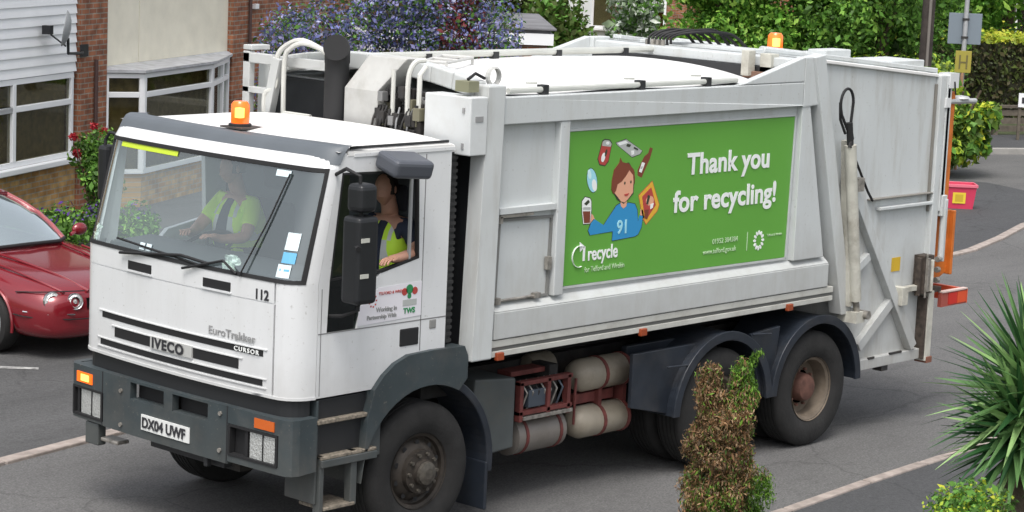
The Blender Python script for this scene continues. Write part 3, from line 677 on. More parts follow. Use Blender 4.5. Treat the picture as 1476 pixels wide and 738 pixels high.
# chassis, axles, propshaft
ch = MB(); ch.box(.3, 8.0, .80, .88, .75, 1.02); ch.box(.3, 8.0, 1.62, 1.70, .75, 1.02)
for xx in (1.42, 4.97, 6.32): ch.tube([(xx, .35, .52), (xx, 2.15, .52)], .09, 12)
for xx in (2.3, 3.2, 4.3, 5.6, 7.0): ch.box(xx, xx+.08, .88, 1.62, .78, 1.0)
for xx in (4.97, 6.32): ch.lathe([(.0001, -.2), (.17, -.15), (.22, 0), (.17, .15), (.0001, .2)], (xx, 1.25, .52), (1, 0, 0), 16)
ch.box(.4, 1.4, .9, 1.6, .5, 1.1); ch.box(3.2, 6.6, .9, 1.6, .85, 1.3); ch.box(.5, 1.5, .2, 2.3, 1.1, 1.2); ch.box(1.6, 1.9, .25, 2.25, 1.0, 1.4)
ch.build('chassis', DKMET, TRK)
# --- behind the cab
bh = MB()
bh.box(1.635, 1.735, .1, .36, 1.45, 2.93, 0)
for k in range(30): bh.box(1.63, 1.74, .09, .37, 1.46+k*.049, 1.485+k*.049, 0)
bh.build('air_intake_duct', mat('duct_rubber', (.03, .03, .03), .7), TRK)
cb_ = MB(); cb_.box(1.70, 1.88, -.06, .42, 2.87, 3.30); co_ = cb_.build('control_cabinet', mat('cabinet_paint', (.62, .64, .64), .45, grime=.25, gcol=(.35, .32, .27)), TRK, bevel=.008)
hg = MB(); hg.box(1.69, 1.702, .0, .02, 3.18, 3.22); hg.box(1.69, 1.702, .0, .02, 2.92, 2.96); hg.box(1.75, 1.83, -.066, -.058, 3.12, 3.16); hg.build('hinge', mat('hinge_grey', (.3, .3, .3), .4), co_)
ex = MB(); ex.tube([(1.72, 1.41, 1.4), (1.72, 1.41, 3.50)], .095, 16); ex.tube(cat([(1.73, 1.42, 3.44), (1.72, 1.41, 3.50), (1.68, 1.37, 3.555), (1.61, 1.31, 3.565)], 4), .10, 18); ex.build('exhaust_stack', mat('sooty_black', (.015, .015, .016), .65), TRK, smooth=True)
pp = MB()
pp.tube(cat([(1.72, 2.02, 2.96), (1.72, 2.02, 3.40), (1.74, 1.98, 3.50), (1.78, 1.88, 3.55), (1.82, 1.72, 3.52), (1.86, 1.6, 3.44)]), .020, 8)
pp.tube(cat([(1.70, 2.22, 2.9), (1.70, 2.22, 3.12), (1.72, 2.12, 3.2), (1.72, 2.11, 3.42), (1.76, 2.05, 3.52), (1.8, 1.9, 3.57), (1.86, 1.7, 3.5)]), .022, 8)
pp.tube([(1.72, .78, 3.0), (1.72, .78, 3.44)], .018, 8); pp.tube(cat([(1.72, .62, 3.08), (1.72, .62, 3.38), (1.76, .6, 3.5), (1.85, .58, 3.52)]), .02, 8); pp.tube([(1.72, .50, 3.06), (1.72, .50, 3.42), (1.78, .5, 3.48)], .02, 8)
pp.tube([(1.72, 1.7, 2.99), (1.72, 2.02, 2.99)], .02, 8)
pp.build('hydraulic_pipe', mat('pipe_white', (.6, .6, .56), .5, var=.1), TRK, smooth=True)
hy = MB()
for k in range(95): 
    x, y, z = random.uniform(1.7, 1.86), random.uniform(.46, .96), random.uniform(2.86, 3.27); s_ = random.uniform(.012, .045)
    hy.box(x-s_, x+s_, y-s_*.8, y+s_*.8, z-s_, z+s_*1.2, random.choice((0, 0, 0, 1, 2)))
for k in range(10):
    y = random.uniform(.5, .95); hy.tube(cat([(1.72, y, 2.86), (1.67, y+.015, 3.0), (1.72, y+random.uniform(-.03, .03), 3.16)], 3), .010, 6, random.choice((0, 0, 2)))
hy.box(1.74, 1.8, .45, .95, 2.8, 3.0, 0)
hy.build('hydraulic_valve_block', [DKMET, mat('valve_olive', (.16, .15, .1), .5), mat('valve_steel', (.3, .3, .3), .4, .6)], TRK, bevel=.004)
du = MB()
du.add([(1.70, 1.30, 2.9), (1.70, .93, 2.9), (1.95, .93, 2.9), (1.95, 1.30, 2.9), (1.70, 1.30, 3.26), (1.70, .93, 3.26), (1.95, .93, 3.26), (1.95, 1.3, 3.26), (1.80, 1.14, 3.52), (1.80, .72, 3.52), (1.98, .72, 3.52), (1.98, 1.14, 3.52)],
       [(0, 1, 5, 4), (1, 2, 6, 5), (2, 3, 7, 6), (3, 0, 4, 7), (4, 5, 9, 8), (5, 6, 10, 9), (6, 7, 11, 10), (7, 4, 8, 11), (8, 9, 10, 11), (3, 2, 1, 0)])
du.build('air_duct', mat('duct_paint', (.5, .5, .48), .6, var=.1, vscale=5, grime=.5, gcol=(.25, .23, .19)), TRK, bevel=.01)
# --- body
def domez(y): return 3.27+.15*(1-abs((y-1.22)/1.25)**2.2)
bo = MB()
bo.prism([(2.02, 1.3), (6.5, 1.3), (6.0, 3.26), (2.02, 3.26)], 'y', .05, 2.45)
BD = bo.build('body', BODY, TRK)
rl = MB()
rl.prism([(2.09, 3.08), (5.88, 3.08), (5.88, 3.285), (2.09, 3.285)], 'y', -.02, .08)
rl.prism([(5.88, 3.08), (6.12, 3.08), (6.12, 3.50), (5.88, 3.50)], 'y', -.02, .09)
rl.prism([(4.97, 3.288), (5.878, 3.288), (5.878, 3.505)], 'y', -.02, .05)
rl.prism([(2.09, 1.445), (6.42, 1.445), (6.42, 1.655), (2.09, 1.655)], 'y', -.02, .06)
rl.prism([(-.02, 1.657), (.055, 1.657), (.055, 1.72)], 'x', 2.09, 6.42)
rl.prism([(2.755, 1.72), (2.865, 1.72), (2.865, 3.078), (2.755, 3.078)], 'y', -.012, .06)
rl.prism([(5.885, 1.72), (6.34, 1.72), (6.0, 3.078), (5.885, 3.078)], 'y', -.012, .06)
# slanting rear post
rl.prism([(5.98, 3.50), (6.13, 3.52), (6.78, 1.17), (6.62, 1.17)], 'y', -.05, .09)
rl.prism([(4.97, 3.288), (5.878, 3.288), (5.878, 3.505)], 'y', 2.45, 2.52); rl.prism([(5.88, 3.08), (6.12, 3.08), (6.12, 3.50), (5.88, 3.50)], 'y', 2.41, 2.52); rl.prism([(2.09, 3.08), (5.88, 3.08), (5.88, 3.285), (2.09, 3.285)], 'y', 2.42, 2.52)
rl.box(5.9, 6.1, .09, 2.41, 3.385, 3.47)
rl.build('body_frame', BODY, BD, bevel=.008)
rc = MB(); rc.box(5.86, 6.1, .1, 2.4, 3.2, 3.383); rc.build('roof_gap_shade', DARK, BD)  # solid dark box in place of the shade in the gap under the crossbeam
sk_ = MB(); sk_.box(2.02, 6.52, -.012, .10, 1.385, 1.438); sk_.box(2.02, 6.52, .0, .10, 1.355, 1.385, 1); sk_.box(2.02, 6.52, -.01, .10, 1.31, 1.355)
sk_.build('subframe_rail', [mat('rail_cream', (.5, .5, .46), .6, var=.08, grime=.5, gcol=(.2, .17, .13)), mat('rail_shadowgap', (.15, .15, .14), .7)], BD, bevel=.004)
fp = MB(); fp.prism([(1.83, 1.31), (2.05, 1.31), (2.09, 3.38), (1.90, 3.38)], 'y', -.045, .10); fp.prism([(1.87, 1.31), (2.05, 1.31), (2.09, 3.38), (1.90, 3.38)], 'y', 2.40, 2.54)
# front frame seen from ahead: top beam follows the dome
for i in range(10):
    ya = .1+2.3*i/10; yb = .1+2.3*(i+1)/10
    fp.bar((1.95, ya, domez(ya)+.035), (1.95, yb, domez(yb)+.035), .12, .13, up=(0, 0, 1))
fp.build('front_frame', mat('frame_paint', (.56, .58, .575), .5, var=.05, grime=.45, gcol=(.3, .27, .22), streak=True), BD, bevel=.012)
fi = MB(); fi.box(1.96, 2.018, .1, 2.4, 1.35, 3.25); fi.build('front_bulkhead', mat('bulkhead_black', (.02, .022, .025), .6, var=.3), BD)
rk = MB(); rk.box(1.70, 1.76, 2.42, 2.50, 2.2, 3.45); rk.box(1.70, 1.76, 2.15, 2.50, 3.36, 3.44); rk.bar((1.73, 2.10, 3.42), (1.73, 2.30, 2.6), .07, .09); rk.box(1.70, 1.76, 2.22, 2.50, 3.12, 3.17); rk.box(1.70, 1.9, 2.40, 2.5, 3.46, 3.5)
rk.box(1.80, 1.86, 1.5, 2.14, 3.35, 3.43)
rk.build('ladder_rack', mat('rack_white', (.52, .53, .52), .5, grime=.3), BD, bevel=.006)
# roof
rt = MB(); rt.grid(lambda a, c: (lambda x, y: (x, y, domez(y)+.008*math.sin(x*4+y*2)-(.13*max(0, (x-5.3)/.5))))(2.03+3.80*a, .06+2.36*c), 30, 24)
rt.build('roof_skin', ROOFW, BD, smooth=True)
ra = MB()
ra.tube([(2.2, .045, 3.325), (5.0, .045, 3.325)], .022, 10); ra.tube([(2.0, 1.72, 3.45), (6.2, 1.72, 3.44)], .03, 10)
for x in (2.6, 3.75, 4.6): ra.box(x-.03, x+.03, .02, .09, 3.285, 3.36, 1); ra.tube([(x-.02, .1, 3.37), (x-.1, .14, 3.37)], .01, 6)
for x in (2.3, 3.0, 3.8, 4.6, 5.5): ra.box(x-.03, x+.03, 1.68, 1.74, 3.40, 3.46, 1)
ra.build('roof_rail', [mat('rail_pipe', (.55, .56, .52), .4, .2, var=.1), DARK], BD, smooth=False)
rd = MB()   # little ladder frame and pulley at the front of the roof
for a, b__ in (((2.25, 1.0, 3.47), (2.75, 1.3, 3.48)), ((2.3, .8, 3.47), (2.85, 1.05, 3.48)), ((2.25, 1.0, 3.47), (2.3, .8, 3.47)), ((2.75, 1.3, 3.48), (2.85, 1.05, 3.48)), ((2.5, 1.15, 3.475), (2.55, .92, 3.475)), ((2.3, .8, 3.47), (2.3, .8, 3.38)), ((2.85, 1.05, 3.47), (2.85, 1.05, 3.4))): rd.tube([a, b__], .014, 6)
rd.lathe([(.06, 0), (.075, .01), (.075, .04), (.06, .05)], (2.12, .10, 3.43), (0, 1, 0), 16); rd.box(1.75, 1.86, .02, .16, 3.33, 3.41, 1); rd.tube([(1.8, .08, 3.42), (1.9, .1, 3.46), (2.0, .1, 3.42)], .012, 6, 2)
rd.build('roof_fitting', [mat('fitting_grey', (.5, .5, .48), .45), mat('fitting_olive', (.22, .22, .14), .6), BLACK], BD)
for x in (2.16, 3.86, 5.86): mk = MB(); mk.box(x-.04, x+.04, -.035, -.0, 1.285, 1.345); mk.build('side_marker', AMBERD, BD, bevel=.006)
# front side hatch
ht = MB(); ht.prism([(2.13, 1.72), (2.74, 1.72), (2.76, 2.35), (2.15, 2.36)], 'y', .03, .052, holes=[[(2.15, 1.74), (2.72, 1.74), (2.74, 2.33), (2.17, 2.34)]], m=0)
ht.box(2.12, 2.75, -.005, .05, 2.40, 2.445, 1); ht.box(2.13, 2.5, .0, .05, 2.372, 2.395, 2)
ht.tube([(2.14, .02, 1.735), (2.6, .02, 1.735)], .012, 6, 2); ht.box(2.12, 2.17, .0, .04, 1.71, 1.76, 2); ht.box(2.55, 2.62, .0, .04, 1.72, 1.76, 2); ht.box(2.69, 2.73, .0, .04, 1.93, 2.03, 2); ht.box(2.12, 2.16, .0, .04, 2.33, 2.38, 2)
ht.build('side_hatch', [mat('gap_grey', (.2, .2, .19), .7), BODY, STEEL], BD)
# --- banner with its print
bn = MB(); bn.prism([(2.885, 2.985), (5.85, 2.985), (5.82, 1.755), (2.868, 1.775)], 'y', .040, .051); BNR = bn.build('banner', GREEN, BD)
bf = MB()
for p, q in (((2.87, 2.998), (5.862, 2.998)), ((2.866, 1.762), (5.83, 1.742)), ((5.862, 3.0), (5.832, 1.74))): bf.bar((p[0], .043, p[1]), (q[0], .043, q[1]), .018, .02, up=(0, 1, 0))
bf.build('banner_frame', BODY, BNR)
def pm(polys, name):
    b_ = MB()
    ms = []
    for k, (m_, poly) in enumerate(polys):
        if m_ not in ms: ms.append(m_)
        a = .0392-.0007*k; b_.prism(poly, 'y', a, .0402, ms.index(m_))
    return b_.build(name, ms, BNR)
can = [(3.309, 2.89), (3.336, 2.902), (3.391, 2.895), (3.42, 2.867), (3.389, 2.734), (3.351, 2.701), (3.289, 2.713), (3.265, 2.759)]
def grow(poly, k):
    cx = sum(p[0] for p in poly)/len(poly); cz = sum(p[1] for p in poly)/len(poly); out = []
    for p in poly:
        l = math.hypot(p[0]-cx, p[1]-cz); out.append((p[0]+(p[0]-cx)/l*k, p[1]+(p[1]-cz)/l*k))
    return out
def ell(cx, cz, a, b_, rot=0, n=18): 
    return [(cx+a*math.cos(t)*math.cos(rot)-b_*math.sin(t)*math.sin(rot), cz+a*math.cos(t)*math.sin(rot)+b_*math.sin(t)*math.cos(rot)) for t in [2*PI*i/n for i in range(n)]]
pm([(C_DK, grow(can, .01)), (C_RED, can), (C_GREY, [(3.309, 2.89), (3.336, 2.902), (3.391, 2.895), (3.42, 2.867), (3.408, 2.845), (3.305, 2.858)]), (DECALW, ell(3.325, 2.765, .022, .038, -.3)), (C_DK, ell(3.355, 2.8, .012, .03, -.3)), (DECALW, ell(3.37, 2.875, .02, .012))], 'printed_can')
nw = [(3.475, 2.873), (3.597, 2.894), (3.801, 2.793), (3.775, 2.768), (3.678, 2.75), (3.49, 2.855)]
pm([(C_DK, grow(nw, .008)), (C_GREY, nw), (DECALW, [(3.49, 2.87), (3.59, 2.885), (3.62, 2.865), (3.52, 2.85)]), (C_DK, [(3.61, 2.86), (3.66, 2.85), (3.64, 2.83), (3.6, 2.84)]), (DECALW, [(3.66, 2.80), (3.70, 2.80), (3.70, 2.77), (3.67, 2.765)]), (C_DK, [(3.70, 2.83), (3.75, 2.81), (3.74, 2.80), (3.69, 2.82)])], 'printed_newspaper')
bt_ = [(3.899, 2.816), (3.935, 2.805), (3.906, 2.724), (3.865, 2.66), (3.812, 2.574), (3.761, 2.595), (3.757, 2.641), (3.833, 2.746), (3.881, 2.771)]
pm([(C_BROWN, bt_), (DECALW, [(3.809, 2.702), (3.845, 2.691), (3.808, 2.615), (3.775, 2.626)]), (C_GREY, [(3.80, 2.67), (3.82, 2.665), (3.81, 2.645), (3.79, 2.65)])], 'printed_bottle')
pb_ = ell(3.205, 2.59, .055, .10, .35)
pm([(C_DK, grow(pb_, .006)), (C_LBLUE, pb_), (DECALW, ell(3.235, 2.55, .028, .05, .35)), (mat('print_pale', (.6, .85, .85), .5), ell(3.17, 2.64, .02, .04, .35))], 'printed_plastic_bottle')
c2 = [(3.097, 2.431), (3.131, 2.462), (3.191, 2.448), (3.207, 2.423), (3.212, 2.355), (3.205, 2.249), (3.125, 2.25), (3.104, 2.343)]
pm([(C_DK, grow(c2, .008)), (DECALW, c2), (C_BROWN, [(3.11, 2.352), (3.201, 2.346), (3.202, 2.254), (3.132, 2.256)]), (C_DK, [(3.12, 2.41), (3.17, 2.44), (3.19, 2.42), (3.15, 2.395)]), (C_GREY, [(3.115, 2.385), (3.2, 2.38), (3.2, 2.36), (3.112, 2.365)])], 'printed_jar')
bx_ = [(3.8, 2.502), (3.968, 2.516), (4.051, 2.356), (4.049, 2.296), (3.902, 2.191), (3.813, 2.243), (3.825, 2.381)]
bx_ = [(3.79, 2.43), (3.95, 2.535), (4.051, 2.34), (4.03, 2.29), (3.90, 2.191), (3.85, 2.25)]
pm([(C_RED, grow(bx_, .008)), (C_YEL, bx_), (C_RED, [(3.83, 2.42), (3.94, 2.49), (4.01, 2.34), (3.90, 2.23), (3.86, 2.3)]), (C_SKIN, ell(3.93, 2.38, .05, .04)), (C_DK, [(3.90, 2.43), (3.93, 2.42), (3.91, 2.35), (3.885, 2.36)]), (DECALW, [(3.94, 2.35), (3.98, 2.36), (3.97, 2.32), (3.94, 2.31)]), (C_BROWN, [(3.87, 2.31), (3.92, 2.31), (3.91, 2.235), (3.87, 2.24)])], 'printed_carton')
shirt = [(3.515, 2.368), (3.566, 2.385), (3.60, 2.35), (3.657, 2.383), (3.742, 2.367), (3.776, 2.315), (3.792, 2.22), (3.81, 2.27), (3.85, 2.26), (3.839, 2.17), (3.80, 2.115), (3.763, 2.102), (3.482, 2.09), (3.485, 2.165), (3.211, 2.155), (3.187, 2.192), (3.215, 2.25), (3.253, 2.28), (3.369, 2.222)]
pm([(C_SKIN, [(3.205, 2.249), (3.20, 2.30), (3.214, 2.326), (3.237, 2.314), (3.262, 2.274), (3.25, 2.235), (3.22, 2.22)]), (C_SKIN, [(3.815, 2.25), (3.82, 2.32), (3.85, 2.31), (3.87, 2.25), (3.85, 2.22)]),
    (C_DK, grow(shirt, .007)), (C_BLUE, shirt), (C_SKIN, [(3.555, 2.43), (3.645, 2.43), (3.635, 2.355), (3.60, 2.34), (3.57, 2.36)]),
    (C_DK, grow([(3.477, 2.477), (3.46, 2.6), (3.53, 2.69), (3.64, 2.70), (3.712, 2.62), (3.71, 2.46), (3.649, 2.411), (3.60, 2.385), (3.522, 2.425)], .008)),
    (C_SKIN, [(3.477, 2.477), (3.491, 2.566), (3.55, 2.608), (3.629, 2.667), (3.695, 2.627), (3.708, 2.553), (3.708, 2.462), (3.649, 2.411), (3.61, 2.388), (3.566, 2.399), (3.522, 2.438)]),
    (C_BROWN, [(3.470, 2.465), (3.443, 2.50), (3.443, 2.569), (3.463, 2.658), (3.526, 2.715), (3.535, 2.75), (3.56, 2.715), (3.641, 2.698), (3.708, 2.644), (3.725, 2.58), (3.722, 2.53), (3.702, 2.60), (3.65, 2.645), (3.61, 2.60), (3.563, 2.56), (3.513, 2.54), (3.497, 2.49)]),
    (C_DK, ell(3.60, 2.545, .009, .012)), (C_DK, ell(3.675, 2.55, .009, .012)), (C_RED, [(3.60, 2.455), (3.66, 2.46), (3.64, 2.44), (3.61, 2.44)])], 'printed_boy')
lets = []
def bt(s, size, x, z, m=DECALW, bold=0, xs=1, space=1): lets.append(text('t', s, size, (x, .0355, z), (1, 0, 0), (0, 0, 1), m, None, bold=bold, xs=xs, space=space))
bt('91', .155, 3.53, 2.14, C_LBLUE, .003, .95)
bt('Thank you', .245, 4.39, 2.568, bold=.0065, xs=1.06, space=1.02); bt('for recycling!', .245, 4.235, 2.264, bold=.0065, xs=1.06, space=1.02)
bt('recycle', .155, 3.19, 1.955, bold=.003, xs=.82); bt('for Telford and Wrekin', .062, 3.16, 1.862, DECALG, xs=.82)
bt('01952 384384', .062, 4.78, 1.955, DECALG, xs=.98); bt('www.telford.gov.uk', .062, 4.66, 1.875, DECALG, xs=.92)
bt('Telford & Wrekin', .03, 5.54, 1.96, DECALG); 
for o_, nm in zip(lets, ('shirt_number', 'slogan_lettering', 'slogan_lettering', 'logo_lettering', 'logo_lettering', 'phone_lettering', 'website_lettering', 'council_lettering')):
    o_.name = nm; o_.data.name = nm; o_.parent = BNR
eb = MB()
for k in range(13):       # recycle arrow swoosh
    a0, a1 = R(70+k*17), R(70+(k+1)*17); 
    eb.bar((3.09+.085*math.cos(a0), .037, 1.995+.085*math.sin(a0)), (3.09+.085*math.cos(a1), .037, 1.995+.085*math.sin(a1)), .003, .02, up=(0, 1, 0))
eb.prism([(3.09, 2.11), (3.155, 2.07), (3.10, 2.03)], 'y', .036, .039); eb.box(3.135, 3.16, .036, .039, 1.955, 2.07)
eb.box(5.262, 5.27, .036, .039, 1.86, 2.02, 1)
for k in range(12):
    a = 2*PI*k/12; eb.prism(ell(5.43+.058*math.cos(a), 1.935+.068*math.sin(a), .02, .013, a, 8), 'y', .036, .039, 0)
eb.build('banner_emblem', [DECALW, DECALG], BNR)
# --- tailgate
tg = MB(); tg.prism([(6.14, 3.48), (8.14, 3.29), (8.09, .62), (6.98, .62), (6.72, 1.12)], 'y', .05, 2.45); TG = tg.build('tailgate', BODYD, TRK, bevel=.006)
tb = MB()
def tbar(p, q, w_, y0_=-.01, y1_=.06, m=0):
    p, q = Vector((p[0], 0, p[1])), Vector((q[0], 0, q[1])); t = (q-p).normalized(); n_ = Vector((-t.z, 0, t.x))*w_/2
    tb.prism([((p+n_).x, (p+n_).z), ((q+n_).x, (q+n_).z), ((q-n_).x, (q-n_).z), ((p-n_).x, (p-n_).z)], 'y', y0_, y1_, m)
tbar((6.66, 2.42), (7.88, .73), .10, -.03, .05); tbar((6.72, 1.46), (7.08, 1.66), .07); tbar((7.0, .82), (7.50, 1.20), .09)
tb.box(7.0, 8.08, -.01, .06, .60, .70); tb.box(7.2, 8.08, -.008, .05, 2.07, 2.10); tb.box(7.05, 8.08, -.004, .05, 2.17, 2.185, 1)
tb.box(8.06, 8.16, -.01, .07, 1.5, 3.28); tb.box(8.04, 8.055, .02, .05, 2.0, 3.2, 1)
tbar((6.2, 3.455), (8.1, 3.275), .03, .02, .08, 2)  # white bar stands in for the highlight along the sloping top edge
tb.build('tailgate_frame', [BODYD, mat('seam_dark', (.2, .19, .17), .8), ROOFW], TG, bevel=.006)
tt = MB()   # top of tailgate
tt.bar((6.2, .12, 3.50), (8.1, .12, 3.32), .10, .04); tt.bar((6.2, 2.40, 3.50), (8.1, 2.40, 3.32), .10, .04)
tt.box(7.5, 8.0, 1.0, 1.5, 3.32, 3.40); tt.box(7.4, 7.95, .12, .55, 3.32, 3.42); tt.box(6.3, 6.5, .9, 2.2, 3.44, 3.49); tt.bar((8.12, .1, 3.31), (8.12, 2.4, 3.31), .08, .06)
tt.tube([(6.6, 1.0, 3.47), (7.6, 1.1, 3.38)], .04, 10); tt.tube([(6.6, 2.0, 3.47), (7.6, 2.05, 3.38)], .04, 10); tt.box(6.9, 7.3, .5, .7, 3.40, 3.5)
tt.build('tailgate_top_frame', [BODY], TG, bevel=.008)
br_ = MB(); br_.box(8.0, 8.12, 2.1, 2.35, 3.32, 3.36); br_.box(5.86, 5.98, .34, .46, 3.30, 3.50, 1); br_.box(5.75, 5.85, .50, .58, 3.30, 3.52, 1); br_.box(5.8, 5.95, .3, .6, 3.28, 3.34, 0)
br_.build('top_bracket', [mat('rusty_bracket', (.18, .1, .07), .8, var=.3), DIRTY], TG, bevel=.005)
beacon(8.05, 1.92, 3.325, TG, s=1.1)
hs_ = MB()
for k in range(7):
    o = k*.045; hs_.tube(cat([(6.02+o*.5, 1.86-o*.6, 3.44), (6.04+o*.5, 1.86-o*.6, 3.55), (6.18+o*.6, 1.80-o, 3.60+.012*(k % 2)), (6.36+o*1.3, 1.72-o, 3.58+.03*(k == 4)), (6.48+o*1.5, 1.66-o, 3.46)]), .014, 6)
for k in range(4): hs_.tube([(6.03, 1.70+.06*k, 3.42), (6.03, 1.70+.06*k, 3.52)], .022, 8, 1)
hs_.build('hydraulic_hose', [BLACK, STEEL], TG)
# side ram + hose loop
rm = MB(); rm.tube([(6.50, -.11, 2.72), (6.74, -.11, 1.30)], .052, 14, 0); rm.tube([(6.46, -.11, 2.92), (6.50, -.11, 2.70)], .03, 10, 1); rm.tube([(6.74, -.11, 1.3), (6.78, -.11, 1.16)], .03, 10, 2)
rm.tube([(6.47, -.11, 2.9), (6.5, -.12, 2.78), (6.46, -.13, 2.7)], .02, 6, 1); rm.box(6.69, 6.83, -.16, .04, 1.10, 1.20, 0); rm.tube([(6.83, -.2, 1.17), (6.83, .02, 1.17)], .04, 12, 2); rm.tube([(6.48, -.14, 2.68), (6.86, -.08, 2.28), (7.02, -.03, 2.18)], .012, 6, 1); rm.box(6.60, 6.70, -.15, -.02, 2.30, 2.42, 2)
rm.bar((6.55, -.04, 2.75), (6.70, -.04, 1.25), .05, .10, 0, up=(0, 1, 0))
rm.build('tailgate_ram', [DIRTY, BLACK, STEEL], TG, smooth=True)
hp = MB(); hp.tube([(6.49, -.10, 2.80), (6.42, -.10, 2.90), (6.35, -.10, 2.99)]+[(6.42+.095*math.cos(R(a)), -.10, 3.09+.13*math.sin(R(a))) for a in range(200, -30, -18)]+[(6.50, -.10, 2.95), (6.49, -.10, 2.82)], .013, 8); hp.tube([(6.33, -.09, 3.1), (6.36, -.08, 2.95), (6.45, -.08, 2.82)], .012, 8); hp.build('hose_loop', BLACK, TG, smooth=True)
# rear lift gear seen past the edge
lf = MB(); lf.box(8.17, 8.22, -.02, .12, 2.05, 3.2, 1); lf.box(8.22, 8.37, .02, .14, 1.9, 3.12, 0); lf.box(8.18, 8.26, -.04, .06, 1.95, 2.15, 2); lf.box(8.16, 8.24, -.02, .1, 2.0, 3.28, 2)
lf.prism([(8.20, 1.97), (8.56, 1.97), (8.56, 1.38), (8.44, 1.33), (8.20, 1.33)], 'y', .10, .15, 0); lf.box(8.54, 8.58, .05, 1.2, 1.35, 1.97, 0)
lf.tube([(8.22, .0, 2.14), (8.24, -.02, 2.1), (8.24, -.02, 1.55)], .03, 8, 2); lf.tube([(8.34, .02, 2.1), (8.34, .02, 1.5)], .02, 8, 2)
lf.build('bin_lift', [ORANGE, mat('cream_strip', (.55, .53, .46), .6, grime=.5), BODYD], TG, bevel=.006)
lk = MB(); lk.box(7.90, 8.06, -.07, .05, 1.24, 1.60, 0); lk.box(7.86, 7.89, -.05, .0, 1.22, 1.58, 0); lk.tube([(8.0, -.09, 1.26), (8.0, -.09, 1.56)], .02, 8, 2); lk.tube([(7.93, -.075, 1.62), (7.93, -.075, 1.2)], .012, 8, 1); lk.box(7.92, 7.96, -.10, -.07, 1.26, 1.58, 1); lk.box(7.56, 7.66, -.07, .05, 1.16, 1.33, 2); lk.box(7.66, 8.1, -.03, .03, 1.27, 1.32, 2); lk.box(8.0, 8.3, -.02, .06, 1.22, 1.27, 0)
lk.box(8.03, 8.12, -.06, .06, .58, 1.25, 2); lk.box(8.00, 8.03, -.05, .05, .60, 1.2, 0); lk.box(8.05, 8.14, -.07, .07, .56, .62, 3)
for z in (1.35, 1.45, 1.55): lk.tube([(8.12, -.06, z), (8.16, -.06, z)], .03, 8, 1)
lk.build('latch_mechanism', [mat('rusty_brown', (.055, .042, .033), .75, var=.5, vscale=20), STEEL, DIRTY, mat('rust_red', (.2, .08, .05), .8)], TG, bevel=.004)
lb = MB(); lb.box(8.28, 8.72, -.04, .0, 1.07, 1.21, 0); lb.box(8.40, 8.55, -.045, -.041, 1.085, 1.195, 1); lb.box(8.56, 8.71, -.045, -.041, 1.085, 1.195, 2); lb.box(8.28, 8.72, -.05, .0, 1.208, 1.222, 3)
lb.box(8.70, 8.74, -.04, .35, 1.07, 1.21, 2)
lb.build('tail_lamp', [mat('lamp_board', (.35, .08, .06), .5), mat('red_reflector', (.55, .03, .02), .3), mat('orange_reflector', (.7, .09, .03), .3), mat('board_pale', (.65, .5, .45), .5)], TG)
wk = MB(); wk.tube([(8.2, .02, 3.03), (8.72, .02, 3.02)], .025, 10, 0); wk.lathe([(.0001, .03), (.07, .02), (.09, 0)], (8.5, .04, 3.05), (0, 0, 1), 14, 0); wk.box(8.14, 8.22, -.03, .08, 2.98, 3.07, 1); wk.box(8.18, 8.33, -.03, .1, 3.16, 3.30, 1); wk.tube([(8.25, -.035, 3.22), (8.27, -.04, 3.10)], .008, 6, 2)
wk.build('work_lamp', [mat('lamp_aluminium', (.55, .56, .56), .4, .4), WHITE, BLACK], TG, smooth=True)
yl = MB(); yl.box(7.52, 7.66, .044, .048, 1.47, 1.60); yl.build('warning_label', mat('warning_yellow', (.62, .40, .03), .5, grime=.4), TG)
yk = MB(); yk.box(7.95, 7.955, .044, .048, .75, 1.5); 
mf = MB(); mf.box(7.15, 7.25, -.015, .0, .69, .71); mf.box(7.5, 7.7, -.015, .0, .695, .715); mf.box(7.4, 7.5, .0, .1, .55, .6); mf.build('catch', DKMET, TG)
# --- mudguards over the rear wheels
def mguard(x, par, ext):
    mg = MB(); a0, a1 = 178, 2
    mg.prism(arc(x, .52, .62, a0, a1, 26)+arc(x, .52, .665, a1, a0, 26), 'y', -.02, .60)
    mg.prism(arc(x, .52, .60, a0, a1, 26)+arc(x, .52, .68, a1, a0, 26), 'y', -.045, -.018)
    return mg.build('mudguard', MUDG, par, bevel=.008, smooth=False)
mguard(4.97, TRK, 1); mguard(6.32, TRK, 0)
ms_ = MB(); ms_.prism([(3.84, 1.12), (4.72, 1.12), (4.40, .60), (4.32, .56), (3.84, .67)], 'y', .05, .09); ms_.prism([(5.38, 1.12), (5.8, 1.15), (5.72, .62), (5.55, .55)], 'y', .02, .06); ms_.box(4.05, 5.0, .3, .36, 1.0, 1.12); ms_.tube([(4.2, -.02, .98), (4.5, -.03, .97)], .012, 6); ms_.tube([(5.35, -.02, 1.13), (5.6, -.03, 1.11)], .012, 6)
ms_.build('side_skirt', MUDG, TRK, bevel=.01)
